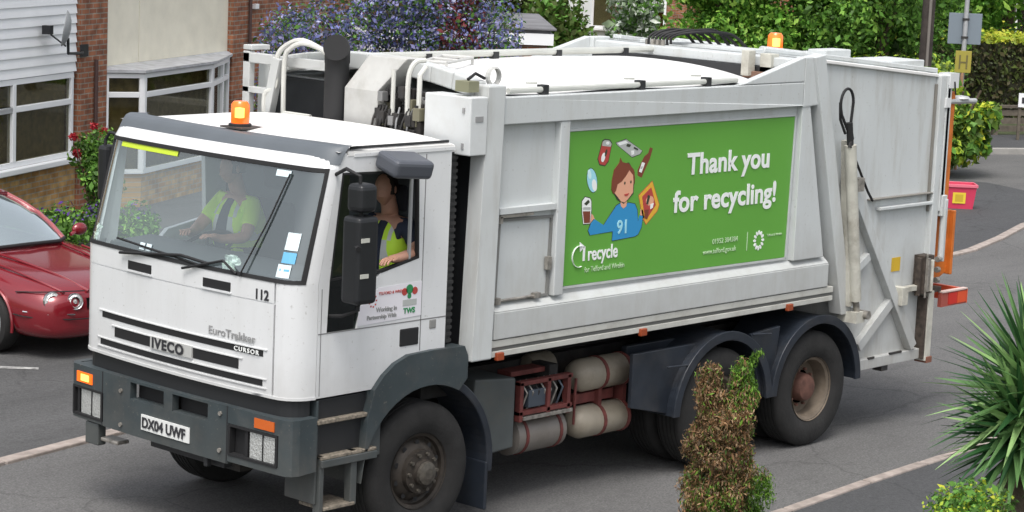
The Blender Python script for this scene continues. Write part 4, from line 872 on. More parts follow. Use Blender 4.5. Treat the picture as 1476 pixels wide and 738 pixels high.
# --- side equipment between the axles
eq = MB(); eq.prism([(2.11, .46), (2.62, .49), (2.62, 1.05), (2.16, 1.09)], 'y', .22, .6); eq.build('battery_box', mat('box_grey', (.075, .085, .085), .6, var=.15, grime=.4), TRK, bevel=.015)
eq = MB()
eq.tube([(2.72, .42, .53), (2.74, .42, .53), (3.3, .42, .53), (3.33, .42, .53)], [.10, .16, .16, .10], 22, 0)
for a in (2.82, 3.22): eq.tube([(a, .42, .53), (a+.03, .42, .53)], .167, 22, 1)
eq.build('silencer', [mat('silencer_grey', (.22, .2, .18), .5, .3, grime=.5), TBAND], TRK, smooth=True)
eq = MB(); 
for z in (.73, .97): eq.box(2.68, 3.30, .22, .28, z, z+.035, 0)
for x in (2.68, 3.24, 3.0): eq.box(x, x+.04, .22, .28, .68, 1.0, 0)
eq.box(2.74, 3.2, .3, .6, .74, .95, 1); eq.box(2.8, 3.0, .24, .32, .78, .92, 2); eq.box(2.72, 3.3, .21, .27, .69, .72, 3); eq.box(3.1, 3.2, .3, .5, .97, 1.08, 1); eq.box(2.7, 3.2, .35, .5, 1.02, 1.06, 0)
for k in range(8): x = 2.75+k*.07; eq.tube([(x, .3, 1.0), (x+.03, .24, .9), (x, .28, .75)], .01, 6, random.choice((1, 2, 3)))
eq.build('filter_rack', [TBAND, DKMET, mat('bluish_metal', (.1, .12, .15), .4, .4), STEEL], TRK, bevel=.004)
for z, x0 in ((.93, 3.42), (.54, 3.42)):
    at_ = MB()
    prof = [(.0001, 0), (.06, .012), (.11, .05), (.135, .11), (.135, .60), (.11, .65), (.0001, .67)]
    at_.lathe(prof, (x0, .36, z), (1, 0, 0), 22, 0); ao = at_.build('air_tank', TANK, TRK, smooth=True)
    ab = MB()
    for a in (.30, .60): ab.tube([(x0+a, .36, z), (x0+a+.035, .36, z)], .142, 22)
    ab.build('tank_band', TBAND, ao, smooth=True)
    at_ = MB(); at_.lathe([(.0001, 0), (.1, .05), (.12, .1), (.12, .3), (.0001, .36)], (x0-.15, .75, z+.02), (1, 0, 0), 18); at_.build('air_tank', TANK, TRK, smooth=True)
ab = MB(); ab.box(3.72, 3.76, .3, .5, .6, .9); ab.box(4.03, 4.07, .3, .5, .5, 1.0); ab.box(3.45, 3.95, .34, .4, .70, .78); ab.tube([(3.43, .3, .93), (3.40, .28, .8), (3.42, .3, .55)], .012, 6); ab.build('tank_bracket', TBAND, TRK)
# far mudguards, and under-body blocks added to keep the far side dark
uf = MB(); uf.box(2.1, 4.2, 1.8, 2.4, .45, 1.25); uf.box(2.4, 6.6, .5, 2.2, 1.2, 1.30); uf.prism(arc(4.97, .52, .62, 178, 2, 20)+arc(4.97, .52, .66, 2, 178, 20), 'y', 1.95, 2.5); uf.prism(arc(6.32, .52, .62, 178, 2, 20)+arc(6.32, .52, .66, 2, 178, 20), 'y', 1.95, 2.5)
uf.build('far_guards_and_dark_fill', DKMET, TRK)
# --- cab interior
it = MB(); it.box(.42, 1.55, .07, 2.43, 1.40, 1.46, 0); it.box(.30, .62, .12, 2.38, 1.46, 1.98, 0); it.prism([(.28, 1.98), (.62, 1.98), (.72, 2.03), (.70, 2.06), (.30, 2.04)], 'y', .14, 2.36, 0); it.box(1.50, 1.55, .07, 2.43, 1.46, 2.9, 1); it.box(.55, 1.5, .07, 2.43, 2.86, 2.9, 1)
it.build('interior_trim', [DASH, mat('rear_trim', (.09, .1, .11), .8, var=.2, vscale=2)], cabo, bevel=.01)
for yy in (1.83, .48):
    se = MB(); se.box(.95, 1.42, yy-.24, yy+.24, 1.62, 1.78); T = Matrix.Translation((1.42, yy, 1.72)) @ Matrix.Rotation(R(8), 4, 'Y'); se.box(-.06, .06, -.23, .23, 0, .62, T=T); se.box(1.05, 1.35, yy-.15, yy+.15, 1.46, 1.62)
    so_ = se.build('seat', SEATM, cabo, bevel=.04, seg=3)
    se = MB(); se.box(1.47, 1.55, yy-.13, yy+.13, 2.42, 2.62); se.build('headrest', SEATM, so_, bevel=.03)
sw = MB(); cs = Vector((.80, 1.83, 2.02)); axs = Vector((-.45, 0, .9)).normalized(); a_ = axs.orthogonal().normalized(); b__ = axs.cross(a_)
sw.tube([cs+(a_*math.cos(2*PI*i/24)+b__*math.sin(2*PI*i/24))*.22 for i in range(25)], .015, 8); sw.tube([cs-axs*.02, cs-axs*.2], .035, 8)
for k in range(3): sw.tube([cs-axs*.02, cs+(a_*math.cos(2*PI*k/3)+b__*math.sin(2*PI*k/3))*.21], .014, 6)
sw.build('steering_wheel', BLACK, cabo, smooth=True)

# ------------------------------------------------------------------ people
def skin_mesh(name, joints, edges, m, parent=None, sub=2, root=0):
    me = bpy.data.meshes.new(name); me.from_pydata([j[:3] for j in joints], edges, [])
    o = bpy.data.objects.new('tmp', me); COL.objects.link(o)
    o.modifiers.new('s', 'SKIN'); ly = me.skin_vertices[0] if me.skin_vertices else None
    if ly is None:
        bm = bmesh.new(); bm.from_mesh(me); lay = bm.verts.layers.skin.verify(); bm.to_mesh(me); bm.free(); ly = me.skin_vertices[0]
    for i, j in enumerate(joints):
        rr = j[3] if isinstance(j[3], tuple) else (j[3], j[3]); ly.data[i].radius = rr; ly.data[i].use_root = (i == root)
    if sub: md = o.modifiers.new('b', 'SUBSURF'); md.levels = sub; md.render_levels = sub
    dg_ = bpy.context.evaluated_depsgraph_get(); dg_.update()
    ev = bpy.data.meshes.new_from_object(o.evaluated_get(dg_)); ev.name = name; bpy.data.objects.remove(o)
    ev.materials.clear(); ev.materials.append(m); ev.shade_smooth()
    r_ = bpy.data.objects.new(name, ev); COL.objects.link(r_); r_.parent = parent; return r_
def head(b, c, fwd, s=1.0):
    """ellipsoid head with jaw, nose and ears; fwd = facing"""
    f = Vector(fwd).normalized(); l = Vector((0, 0, 1)).cross(f).normalized(); up = f.cross(l)
    def P(a, t):
        th = 2*PI*a; ph = PI*t; x = math.sin(ph)*math.cos(th); y = math.sin(ph)*math.sin(th); z = math.cos(ph)
        k = 1-.28*max(0, -z)**1.5; q = f*(x*.098*k+(.018 if z < -.2 and x > 0 else 0))+l*(y*.076*k)+up*(z*.12)
        if x > .75 and -.35 < z < .15 and abs(y) < .25: q += f*.026*(1-abs(z+.1)/.3)
        return Vector(c)+q*s
    b.grid(P, 24, 18)
    for sgn in (-1, 1): 
        q = Vector(c)+l*sgn*.078*s; b.grid(lambda a, t: q+(f*math.cos(2*PI*a)*.022+up*math.sin(2*PI*a)*.035)*math.sin(PI*t)*s+l*sgn*math.cos(PI*t)*.012*s, 8, 6)
def person(loc_y, name_label, pose):
    y = loc_y; hx = 1.22; DX = pose[3]
    root_ = empty('person', (hx+DX, y, 1.78), 0, name_label, 'person')
    def J(x, yy, z, rr): return (x-hx, yy-y, z-1.78, rr)
    L_, R_ = (-1, 1)
    js = [J(1.22, y, 1.86, .15), J(1.24, y, 2.05, (.12, .16)), J(1.24, y, 2.28, (.115, .175)), J(1.22, y, 2.40, .075), J(1.19, y, 2.50, .058), J(1.17, y, 2.57, .075)]
    ed = [(0, 1), (1, 2), (2, 3), (3, 4), (4, 5)]
    for s_, arm in ((-1, pose[0]), (1, pose[1])):
        b0 = len(js); js += [J(1.23, y+s_*.19, 2.33, .07), J(*arm[0], .05), J(*arm[1], .036), J(*arm[2], .03)]; ed += [(2, b0), (b0, b0+1), (b0+1, b0+2), (b0+2, b0+3)]
        # hand: palm + 4 curled fingers + thumb
        w_, h_ = Vector(arm[1]), Vector(arm[2]); dr = (h_-w_).normalized(); sdv = Vector((0, 0, 1)).cross(dr).normalized() if abs(dr.z) < .9 else Vector((0, 1, 0)); dn = dr.cross(sdv)
        if dn.z > 0: dn = -dn
        for k in range(4):
            o_ = h_+sdv*(k-1.5)*.021+dr*.03; ln = (.075, .085, .08, .062)[k]; q0 = o_; q1 = o_+dr*ln*.5+dn*.008; q2 = q1+dr*ln*.3+dn*ln*.45
            i0 = len(js); js += [J(*q0, .011), J(*q1, .0095), J(*q2, .008)]; ed += [(b0+3, i0), (i0, i0+1), (i0+1, i0+2)]
        i0 = len(js); q = h_+sdv*.04*s_*-1; js += [J(*(q+dr*.005), .012), J(*(q+dr*.045+sdv*-.015*s_), .010)]; ed += [(b0+3, i0), (i0, i0+1)]
        k0 = len(js); js += [J(1.15, y+s_*.11, 1.84, .10), J(.80, y+s_*.14, 1.84, .072), J(.72, y+s_*.14, 1.55, .055), J(.62, y+s_*.14, 1.50, .045)]; ed += [(0, k0), (k0, k0+1), (k0+1, k0+2), (k0+2, k0+3)]
    bod = skin_mesh('body', js, ed, SKIN, root_)
    # give the parts of the skin that are clothed a cloth colour through separate shells
    hb_ = MB(); head(hb_, (1.155-hx, 0, 2.60-1.78), pose[2]); 
    # join head into body mesh so that the body is one mesh
    hm = hb_.build('head', SKIN, None, smooth=True); bmx = bmesh.new(); bmx.from_mesh(bod.data); bmx.from_mesh(hm.data); bmx.to_mesh(bod.data); bmx.free(); bpy.data.objects.remove(hm); bod.data.shade_smooth()
    hr = MB(); f = Vector(pose[2]).normalized()
    def HP(a, t):
        th = 2*PI*a; ph = PI*.58*t; x = math.sin(ph)*math.cos(th); yy = math.sin(ph)*math.sin(th); z = math.cos(ph); l = Vector((0, 0, 1)).cross(f)
        cut = 1.0 if x < .55 else .93
        return Vector((1.155-hx, 0, .82))+Vector((.012, 0, .012))*0-f*.012+(f*x*.104+l*yy*.086+Vector((0, 0, 1))*(z*.128 if x < .6 else max(z, .45)*.128))*1.02*cut
    hr.grid(HP, 20, 10); hr.build('hair', HAIR, root_, smooth=True)
    # shirt and vest as slightly larger shells of the same skeleton
    tor = [J(1.22, y, 1.86, .162), J(1.24, y, 2.05, (.132, .172)), J(1.24, y, 2.28, (.128, .188)), J(1.225, y, 2.385, .083)]
    te = [(0, 1), (1, 2), (2, 3)]
    for s_, arm in ((-1, pose[0]), (1, pose[1])):
        b0 = len(tor); e_ = Vector(arm[0]); sh = Vector((1.23, y+s_*.19, 2.33)); mid = sh.lerp(e_, .78); tor += [J(*sh, .082), J(*mid, .066)]; te += [(2, b0), (b0, b0+1)]
    skin_mesh('shirt', tor, te, pose[4], root_)
    vs_ = [J(1.22, y, 1.86, .20), J(1.235, y, 2.05, (.175, .225)), J(1.235, y, 2.24, (.175, .23)), J(1.235, y-.15, 2.33, .105), J(1.235, y+.15, 2.33, .105)]
    vo = skin_mesh('hi_vis_vest', vs_, [(0, 1), (1, 2), (2, 3), (2, 4)], HIVIS, root_)
    vo.data.materials.append(HIVISS); vo.data.materials.append(SHIRT)
    for p in vo.data.polygons:
        c = p.center
        if c.x < -.02 and abs(c.y) < .05 and c.z > -.2: p.material_index = 2
        elif .13 < c.z < .19 or .28 < c.z < .33 or (.08 < abs(c.y) < .12 and c.z > .3): p.material_index = 1
    tr = []; te = []
    tr.append(J(1.22, y, 1.85, .165))
    for s_ in (-1, 1): k0 = len(tr); tr += [J(1.15, y+s_*.11, 1.84, .11), J(.80, y+s_*.14, 1.84, .082), J(.72, y+s_*.14, 1.58, .068)]; te += [(0, k0), (k0, k0+1), (k0+1, k0+2)]
    skin_mesh('trousers', tr, te, TROUS, root_)
    return root_
person(1.9, 'driver in yellow hi-vis vest behind the windscreen with hands on the steering wheel', (((1.05, 1.60, 2.10), (.86, 1.66, 2.10), (.80, 1.68, 2.12)), ((1.02, 2.13, 2.12), (.86, 2.02, 2.10), (.80, 1.98, 2.12)), (-1, .1, -.05), -.05, HIVIS))
person(.42, 'crew member in hi-vis vest resting a bare forearm on the open cab door window', (((1.20, .10, 2.17), (.95, .055, 2.15), (.88, .05, 2.15)), ((1.1, .68, 2.05), (.9, .62, 1.96), (.85, .6, 1.95)), (-1, -.35, -.1), .17, SHIRT))

# ------------------------------------------------------------------ red car
CARP = mat('dark_red_car_paint', (.22, .012, .02), .22, .2, coat=1.0, var=.03)
CARG = glass('car_glass', (.35, .42, .42), .5, .05, .45)
CARW = mat('alloy', (.55, .55, .55), .3, .8)
def build_car(loc, rz):
    car = empty('parked_car', loc, rz, 'dark red saloon car parked on the forecourt in front of the brick house', 'car')
    st_ = [ # X, half profile bottom-centre .. top-centre: (y,z)
        (2.30, [(0, .27), (.45, .27), (.52, .33), (.54, .45), (.52, .56), (.40, .62), (0, .64)]),
        (2.22, [(0, .2), (.62, .2), (.72, .28), (.745, .45), (.72, .6), (.56, .70), (0, .73)]),
        (2.0, [(0, .18), (.72, .18), (.83, .28), (.855, .48), (.83, .66), (.64, .77), (0, .80)]),
        (1.6, [(0, .18), (.76, .18), (.87, .28), (.895, .5), (.875, .72), (.70, .83), (0, .86)]),
        (1.1, [(0, .18), (.77, .18), (.87, .28), (.895, .52), (.88, .79), (.72, .885), (0, .92)]),
        (.75, [(0, .18), (.78, .18), (.87, .28), (.895, .54), (.885, .84), (.74, .93), (0, .955)]),
        (0, [(0, .18), (.78, .18), (.87, .28), (.895, .55), (.89, .86), (.74, .94), (0, .95)]),
        (-1.2, [(0, .18), (.78, .18), (.87, .28), (.895, .57), (.885, .89), (.72, .97), (0, .98)]),
        (-1.8, [(0, .2), (.75, .2), (.86, .3), (.885, .58), (.87, .88), (.68, .99), (0, 1.0)]),
        (-2.2, [(0, .24), (.66, .24), (.76, .32), (.79, .58), (.77, .82), (.58, .95), (0, .97)]),
        (-2.35, [(0, .3), (.5, .3), (.58, .38), (.60, .58), (.58, .75), (.42, .84), (0, .86)])]
    bd = MB(); rings = []
    for X, hp in st_: rings.append([(X, y, z) for y, z in hp]+[(X, -y, z) for y, z in hp[-2:0:-1]])
    k = len(rings[0]); vs = [p for rg in rings for p in rg]; fs = []
    for i in range(len(rings)-1):
        for j in range(k): j2 = (j+1) % k; fs.append((i*k+j, i*k+j2, (i+1)*k+j2, (i+1)*k+j))
    fs.append(tuple(range(k))); fs.append(tuple((len(rings)-1)*k+j for j in range(k))[::-1])
    bd.add(vs, fs); o = bd.build('tmpbody', CARP, None, smooth=True, sub=2)
    cut = MB()
    for X in (1.42, -1.36):
        cut.lathe([(.0001, 0), (.365, 0), (.365, .35), (.0001, .35)], (X, .62, .32), n=40); cut.lathe([(.0001, 0), (.365, 0), (.365, .35), (.0001, .35)], (X, -.97, .32), n=40)
    cut.box(2.1, 2.5, -.30, .30, .30, .40); cut.box(2.18, 2.5, -.34, .34, .50, .62)
    co2 = cut.build('tmpcut', BLACK, None)
    md = o.modifiers.new('b', 'BOOLEAN'); md.object = co2; md.operation = 'DIFFERENCE'; md.solver = 'EXACT'
    dg_ = bpy.context.evaluated_depsgraph_get(); dg_.update(); me = bpy.data.meshes.new_from_object(o.evaluated_get(dg_)); me.name = 'body'
    bpy.data.objects.remove(o); bpy.data.objects.remove(co2)
    me.materials.clear(); me.materials.append(CARP); me.materials.append(BLACK)
    for p in me.polygons: p.material_index = 0
    me.shade_smooth(); me.set_sharp_from_angle(angle=R(40))
    body = bpy.data.objects.new('body', me); COL.objects.link(body); body.parent = car
    # greenhouse
    belt = [(.95, .0, .95), (.90, .45, .94), (.66, .72, .92), (-.2, .76, .93), (-1.3, .74, .96), (-1.68, .62, .98), (-1.85, .3, .99), (-1.88, 0, .99)]
    roof = [(.06, .0, 1.375), (.04, .33, 1.365), (-.06, .53, 1.335), (-.4, .57, 1.36), (-.85, .56, 1.35), (-1.02, .50, 1.33), (-1.10, .25, 1.35), (-1.10, 0, 1.36)]
    B = belt+[(x, -y, z) for x, y, z in belt[-2:0:-1]]; Rf = roof+[(x, -y, z) for x, y, z in roof[-2:0:-1]]
    gh = MB(); kk = len(B)
    def gp(i, t):
        a, c = Vector(B[i % kk]), Vector(Rf[i % kk]); q = a.lerp(c, t); bul = .05*math.sin(PI*t); o2 = Vector((q.x+.5, q.y, 0)); 
        return q+Vector((.0, (1 if q.y > 0 else -1)*bul*(abs(q.y) > .1), bul*.6))
    gh.grid(lambda a, c: gp(round(a*kk) % kk, c), kk, 6); gh.build('window_glass', CARG, car, smooth=True)
    rfm = MB(); cen = Vector((-.5, 0, 1.415))
    def rp(a, c):
        i = round(a*kk) % kk; e = Vector(Rf[i]); q = e.lerp(cen, c); q.z = e.z+(1.42-e.z)*(1-(1-c)**2)+.004; return q
    rfm.grid(rp, kk, 6); rfm.build('roof', CARP, car, smooth=True)
    pl = MB()
    for sgn in (1, -1):
        for i, rr in ((2, .028), (4, .035), (5, .04)):
            pl.tube([Vector((q.x, q.y*sgn, q.z)) for q in [gp(i, t)+Vector((0, .004, 0)) for t in (0, .25, .5, .75, 1)]], rr, 8)
        pl.tube([(x, y*sgn, z+.01) for x, y, z in roof[1:7]], .022, 8)
    pl.tube([(x, y, z+.005) for x, y, z in (roof[2], roof[1], roof[0])]+[(x, -y, z+.005) for x, y, z in (roof[1], roof[2])], .02, 8)
    pl.build('pillar', CARP, car, smooth=True)
    sc_ = MB(); sc_.tube([(.70, -.70, .935), (.93, -.44, .955), (.98, 0, .968), (.93, .44, .955), (.70, .70, .935)], .02, 8); sc_.build('scuttle', BLACK, car)
    # lamps, mirrors, bumper lines
    for sgn in (1, -1):
        for (X, y, z, rr) in ((2.155, .665, .60, .095), (2.265, .475, .595, .082)):
            h1 = MB(); ax = Vector((1, .35*sgn, .12)); c = Vector((X, y*sgn, z)); h1.lathe([(rr, -.05), (rr*1.06, .0), (rr*.98, .014), (rr*.9, .006)], c, ax, 24, 0); h1.lathe([(rr*.9, .006), (rr*.62, .016), (rr*.6, .0)], c, ax, 24, 1); h1.lathe([(rr*.6, .0), (rr*.4, -.01), (.0001, -.012)], c, ax, 20, 2); h1.lathe([(rr*.32, -.0), (rr*.2, .014), (.0001, .018)], c, ax, 16, 1)
            h1.build('headlight', [CHROME, LENS, DARK], car, smooth=True)
        fg = MB(); fg.lathe([(.0001, .012), (.04, .006), (.045, 0)], (2.235, .56*sgn, .33), (1, .2*sgn, 0), 14, 0); fg.build('fog_lamp', LENS, car)
        mi_ = MB(); mi_.grid(lambda a, c, sgn=sgn: Vector((.62+.055*math.cos(2*PI*a)*math.sin(PI*c), sgn*(.98+.10*math.cos(PI*c)), 1.0+.07*math.sin(2*PI*a)*math.sin(PI*c))), 14, 8); mi_.tube([(.64, sgn*.84, .95), (.63, sgn*.92, .98)], .02, 6)
        mi_.build('door_mirror', CARP, car, smooth=True)
        for X in (1.42, -1.36):
            rm_ = MB(); cy = .90*sgn; ax = (0, sgn, 0); rm_.lathe([(.205, -.14), (.20, -.02), (.215, 0), (.225, -.005)], (X, cy, .32), ax, 32); rm_.lathe([(.05, -.03), (.04, -.012), (.0001, -.01)], (X, cy, .32), ax, 16)
            for k2 in range(7):
                a = 2*PI*k2/7; rm_.bar((X+.03*math.cos(a), cy-.03*sgn, .32+.03*math.sin(a)), (X+.21*math.cos(a), cy-.012*sgn, .32+.21*math.sin(a)), .035, .03, up=(0, 1, 0))
            w_ = rm_.build('wheel', CARW, car, smooth=True)
            ty = MB(); ty.lathe([(.215, -.005), (.25, .012), (.295, 0), (.315, -.03), (.318, -.17), (.30, -.2), (.21, -.2)], (X, cy, .32), ax, 36, closed=True); ty.lathe([(.0001, -.12), (.2, -.12)], (X, cy, .32), ax, 24); ty.build('tyre', TYRE, w_, smooth=True)
    cr_ = MB()
    for sgn in (1, -1):
        cr_.tube(cat([(2.20, .56*sgn, .685), (1.9, .63*sgn, .765), (1.5, .665*sgn, .84), (1.0, .69*sgn, .895)]), .014, 6); cr_.tube(cat([(2.26, .30*sgn, .685), (1.9, .36*sgn, .79), (1.4, .42*sgn, .875), (.95, .47*sgn, .93)]), .016, 6)
        for X in (1.42, -1.36): cr_.tube([(X+.37*math.cos(R(a)), .875*sgn, .32+.37*math.sin(R(a))) for a in range(-10, 191, 10)], .016, 6)
    cr_.build('body_crease', CARP, car, smooth=True)
    gp2 = MB()
    for sgn in (1, -1): gp2.tube(cat([(2.27, .36*sgn, .695), (2.21, .56*sgn, .70), (2.05, .74*sgn, .69), (1.8, .845*sgn, .67)]), .006, 6); gp2.tube(cat([(2.335, .30*sgn, .42), (2.25, .62*sgn, .43), (2.0, .83*sgn, .44), (1.80, .875*sgn, .45)]), .006, 6)
    gp2.build('panel_gap', BLACK, car)
    g_ = MB(); g_.box(2.16, 2.19, -.32, .32, .5, .62); g_.box(2.1, 2.15, -.3, .3, .3, .4)
    for k2 in range(9): g_.box(2.19, 2.2, -.3+k2*.072, -.285+k2*.072, .5, .62, 1)
    g_.build('grille', [BLACK, CHROME], car)
    tr_ = MB(); 
    for sgn in (1, -1): tr_.tube([(2.30, .50*sgn, .475), (2.17, .735*sgn, .48), (1.92, .85*sgn, .49)], .008, 6)
    tr_.build('bumper_trim', CHROME, car)
    np_ = MB(); np_.box(2.315, 2.32, -.26, .26, .40, .49); np_.build('number_plate', MATS['plate_white'], car)
    un_ = MB(); un_.box(-2.1, 1.0, -.7, .7, .17, .25); un_.build('underbody', BLACK, car)
    return car
CAR = build_car((3.56, 9.06, 0), R(-86))

# ------------------------------------------------------------------ houses on the left
P0 = Vector((9.13, 14.87, 0)); HA = R(26)
BR1 = brick('yellow_brown_brick', (.56, .36, .14), (.40, .21, .07), (.38, .33, .24)); BR2 = brick('red_brown_brick', (.36, .14, .07), (.24, .09, .05), (.30, .25, .2))
FRM = mat('white_upvc', (.88, .89, .9), .4); CLAD = mat('white_cladding', (.92, .93, .94), .5, var=.03); CREAM = mat('cream_render', (.9, .85, .70), .85, var=.05, grime=.15, gcol=(.4, .36, .25))
WING = glass('house_glass', (.6, .58, .48), .01, .03); LEAD = mat('lead_flashing', (.32, .33, .35), .6, var=.15); SLATE = mat('roof_tiles', (.10, .07, .06), .8, var=.2)
CURT = mat('net_curtain', (.5, .44, .29), .9, var=.3, vscale=9); ROOM = mat('dark_room', (.05, .045, .035), .9)
def window(par, x0, x1, z0, z1, muls, trans, y=0, yb=.12, name='window', sills=True):
    b = MB(); f = .07
    b.box(x0, x1, y-.02, y+.06, z1-f, z1); b.box(x0, x1, y-.02, y+.06, z0, z0+f); b.box(x0, x0+f, y-.02, y+.06, z0+f, z1-f); b.box(x1-f, x1, y-.02, y+.06, z0+f, z1-f)
    for m_ in muls: b.box(m_-.045, m_+.045, y-.025, y+.06, z0+f, z1-f)
    if trans: 
        e = [x0+f]+[q for m_ in muls for q in (m_-.045, m_+.045)]+[x1-f]
        for a, c in zip(e[::2], e[1::2]): b.box(a, c, y-.022, y+.06, trans-.04, trans+.04)
    wo_ = b.build(name, FRM, par, bevel=.008)
    g = MB(); g.box(x0+f/2, x1-f/2, y+.02, y+.026, z0+f/2, z1-f/2); g.build('pane', WING, wo_)
    if sills: s_ = MB(); s_.box(x0-.05, x1+.05, y-.12, y+.0, z0-.08, z0-.003); s_.build('sill', FRM, wo_, bevel=.01)
    return wo_
hA = empty('terraced_house', P0, HA, 'house with white horizontal cladding above a yellow-brown brick base', 'house')
b = MB(); wl0, wl1 = -4.6, .0
b.prism([(-9, 0), (.14, 0), (.14, .84), (-9, .84)], 'y', 0, .25); b.box(-9, -4.62, 0, .25, .84, 2.05); hAw = b.build('wall', BR1, hA)
b = MB()
for k in range(25):
    z = 2.06+k*.135
    b.prism([(-.03, z), (.06, z), (.06, z+.135), (-.005, z+.135)], 'x', -9, .10)
b.build('cladding', CLAD, hA)
window(hA, -4.6, .04, .86, 2.05, [-1.64, -3.1], 1.64, 0)
b = MB(); b.box(-4.55, .0, .10, .11, .9, 2.0); b.build('net_curtain', CURT, hA)
b = MB(); b.box(-9, .1, .37, 7, 0, 5.4); b.build('back_wall', BR1, hA)
b = MB(); b.prism([(-.5, 5.35), (3.5, 7.6), (7.5, 5.35)], 'x', -9.2, .14); b.build('roof', SLATE, hA)
hB = empty('terraced_house', P0, HA, 'house with cream rendered panels, brown brick piers and a low white bow window', 'house')
b = MB(); b.box(.142, .97, -.06, .3, 0, 5.4); b.box(5.41, 6.12, -.06, .3, 0, 5.4); b.build('brick_pier', BR2, hB)
b = MB(); b.tube([(.56, -.10, 0), (.56, -.10, 2.2)], .03, 8); b.tube([(6.02, -.10, 0), (6.02, -.10, 5.3)], .03, 8); b.build('drainpipe', mat('brown_pipe', (.08, .045, .04), .5), hB)
b = MB(); b.box(.972, 2.16, .03, .2, 2.06, 5.4); b.box(2.18, 5.408, .03, .2, 2.06, 5.4); b.box(.972, 5.408, .08, .2, 2.0, 5.4, 1); b.build('render_panel', [CREAM, mat('joint_grey', (.3, .28, .22), .9)], hB)
bp2 = [(1.0, -.0), (1.38, -.45), (3.78, -.45), (5.36, -.02)]
b = MB(); b.prism([(.975, .025), (.975, -.06), (1.32, -.51), (3.84, -.51), (5.405, -.07), (5.405, .025)], 'z', 1.985, 2.02)
b.add([(.975, .025, 2.065), (.975, -.06, 2.023), (1.32, -.51, 2.023), (3.84, -.51, 2.023), (5.405, -.07, 2.023), (5.405, .025, 2.065), (1.5, .025, 2.065), (3.7, .025, 2.065)], [(0, 1, 2, 6), (6, 2, 3, 7), (7, 3, 4, 5)])
b.build('bow_roof', mat('bow_roof_grey', (.5, .51, .53), .55, var=.2, vscale=6, grime=.3), hB)
for (p, q, mu) in ((bp2[0], bp2[1], []), (bp2[1], bp2[2], []), (bp2[2], bp2[3], [1.0])):
    dv = Vector((q[0]-p[0], q[1]-p[1], 0)); ln = dv.length; an = math.atan2(dv.y, dv.x)
    wd_ = window(hB, 0, ln, .5, 1.975, mu, 1.66, 0, sills=False); wd_.location = (p[0], p[1], 0); wd_.rotation_euler = (0, 0, an)
b = MB(); b.prism([(1.0, .0), (1.40, -.42), (3.76, -.42), (5.36, .0)], 'z', 0, .498); b.build('bow_base', BR1, hB)
b = MB()
for p, q in zip(bp2, bp2[1:]): b.bar((p[0]*.98+.06, p[1]+.13, 1.2), (q[0]*.98+.06, q[1]+.13, 1.2), .01, 1.4)
b.build('blind', CURT, hB)
b = MB(); b.box(.142, 6.12, .37, 7, 0, 5.4); b.build('back_wall', BR2, hB)
b = MB(); b.prism([(-.5, 5.35), (3.5, 7.6), (7.5, 5.35)], 'x', .15, 6.12); b.build('roof', SLATE, hB)
hC = empty('terraced_house', P0, HA, 'plain red-brown brick house wall behind the blue-flowered shrub', 'house')
b = MB(); b.box(6.125, 12.5, -.0, 7, 0, 5.4); b.build('wall', BR2, hC)
b = MB(); b.prism([(-.5, 5.35), (3.5, 7.6), (7.5, 5.35)], 'x', 6.13, 12.6); b.build('roof', SLATE, hC)
window(hC, 6.7, 7.7, .9, 2.0, [7.2], 1.6, -.03)
b = MB(); b.box(6.28, 6.42, -.08, -.01, 2.72, 2.8); b.build('wall_lamp', FRM, hC)
# satellite dish
dsh = empty('satellite_dish', P0+Vector((math.cos(HA)*.2, math.sin(HA)*.2, 2.33)), HA, 'small grey satellite dish on a bracket at the corner of the clad house', 'satellite dish')
b = MB(); b.tube([(0, -.06, .0), (-.3, -.22, .0), (-.95, -.34, .04), (-.98, -.35, .25)], .02, 8); b.box(-.08, .14, -.085, -.062, -.07, .1); b.build('bracket', DARK, dsh)
b = MB(); b.lathe([(.0001, -.05), (.12, -.035), (.20, -.005), (.25, .035), (.25, .045), (.20, .01), (.0001, -.035)], (-1.02, -.36, .38), (-.42, .88, .15), 22); b.build('dish', mat('dish_grey', (.35, .36, .37), .5), dsh, smooth=True)
b = MB(); b.tube([(-1.0, -.33, .14), (-1.16, -.18, .3)], .012, 6); b.box(-1.22, -1.12, -.2, -.08, .30, .42); b.build('receiver', DARK, dsh)

# ------------------------------------------------------------------ vegetation
LG = [leafmat('leaf_dark', (.06, .13, .025)), leafmat('leaf_mid', (.13, .29, .05)), leafmat('leaf_light', (.25, .46, .08))]
LB = [leafmat('leaf_bright', (.19, .40, .055)), leafmat('leaf_bright_mid', (.10, .25, .035)), leafmat('leaf_lime', (.36, .58, .10))]
LO = [leafmat('leaf_olive', (.08, .11, .025)), leafmat('leaf_olive_dark', (.045, .06, .018)), leafmat('leaf_brownish', (.08, .07, .03))]
LY = [leafmat('leaf_yellow_green', (.38, .5, .05)), leafmat('leaf_yellow', (.55, .56, .06)), leafmat('leaf_green_under', (.10, .17, .03))]
BARK = mat('bark', (.09, .065, .045), .9, var=.35, vscale=8, bump=.6)
FLB = [leafmat('flower_blue', (.16, .18, .42), .2), leafmat('flower_violet', (.25, .24, .44), .2), leafmat('flower_pale', (.38, .40, .56), .2)]
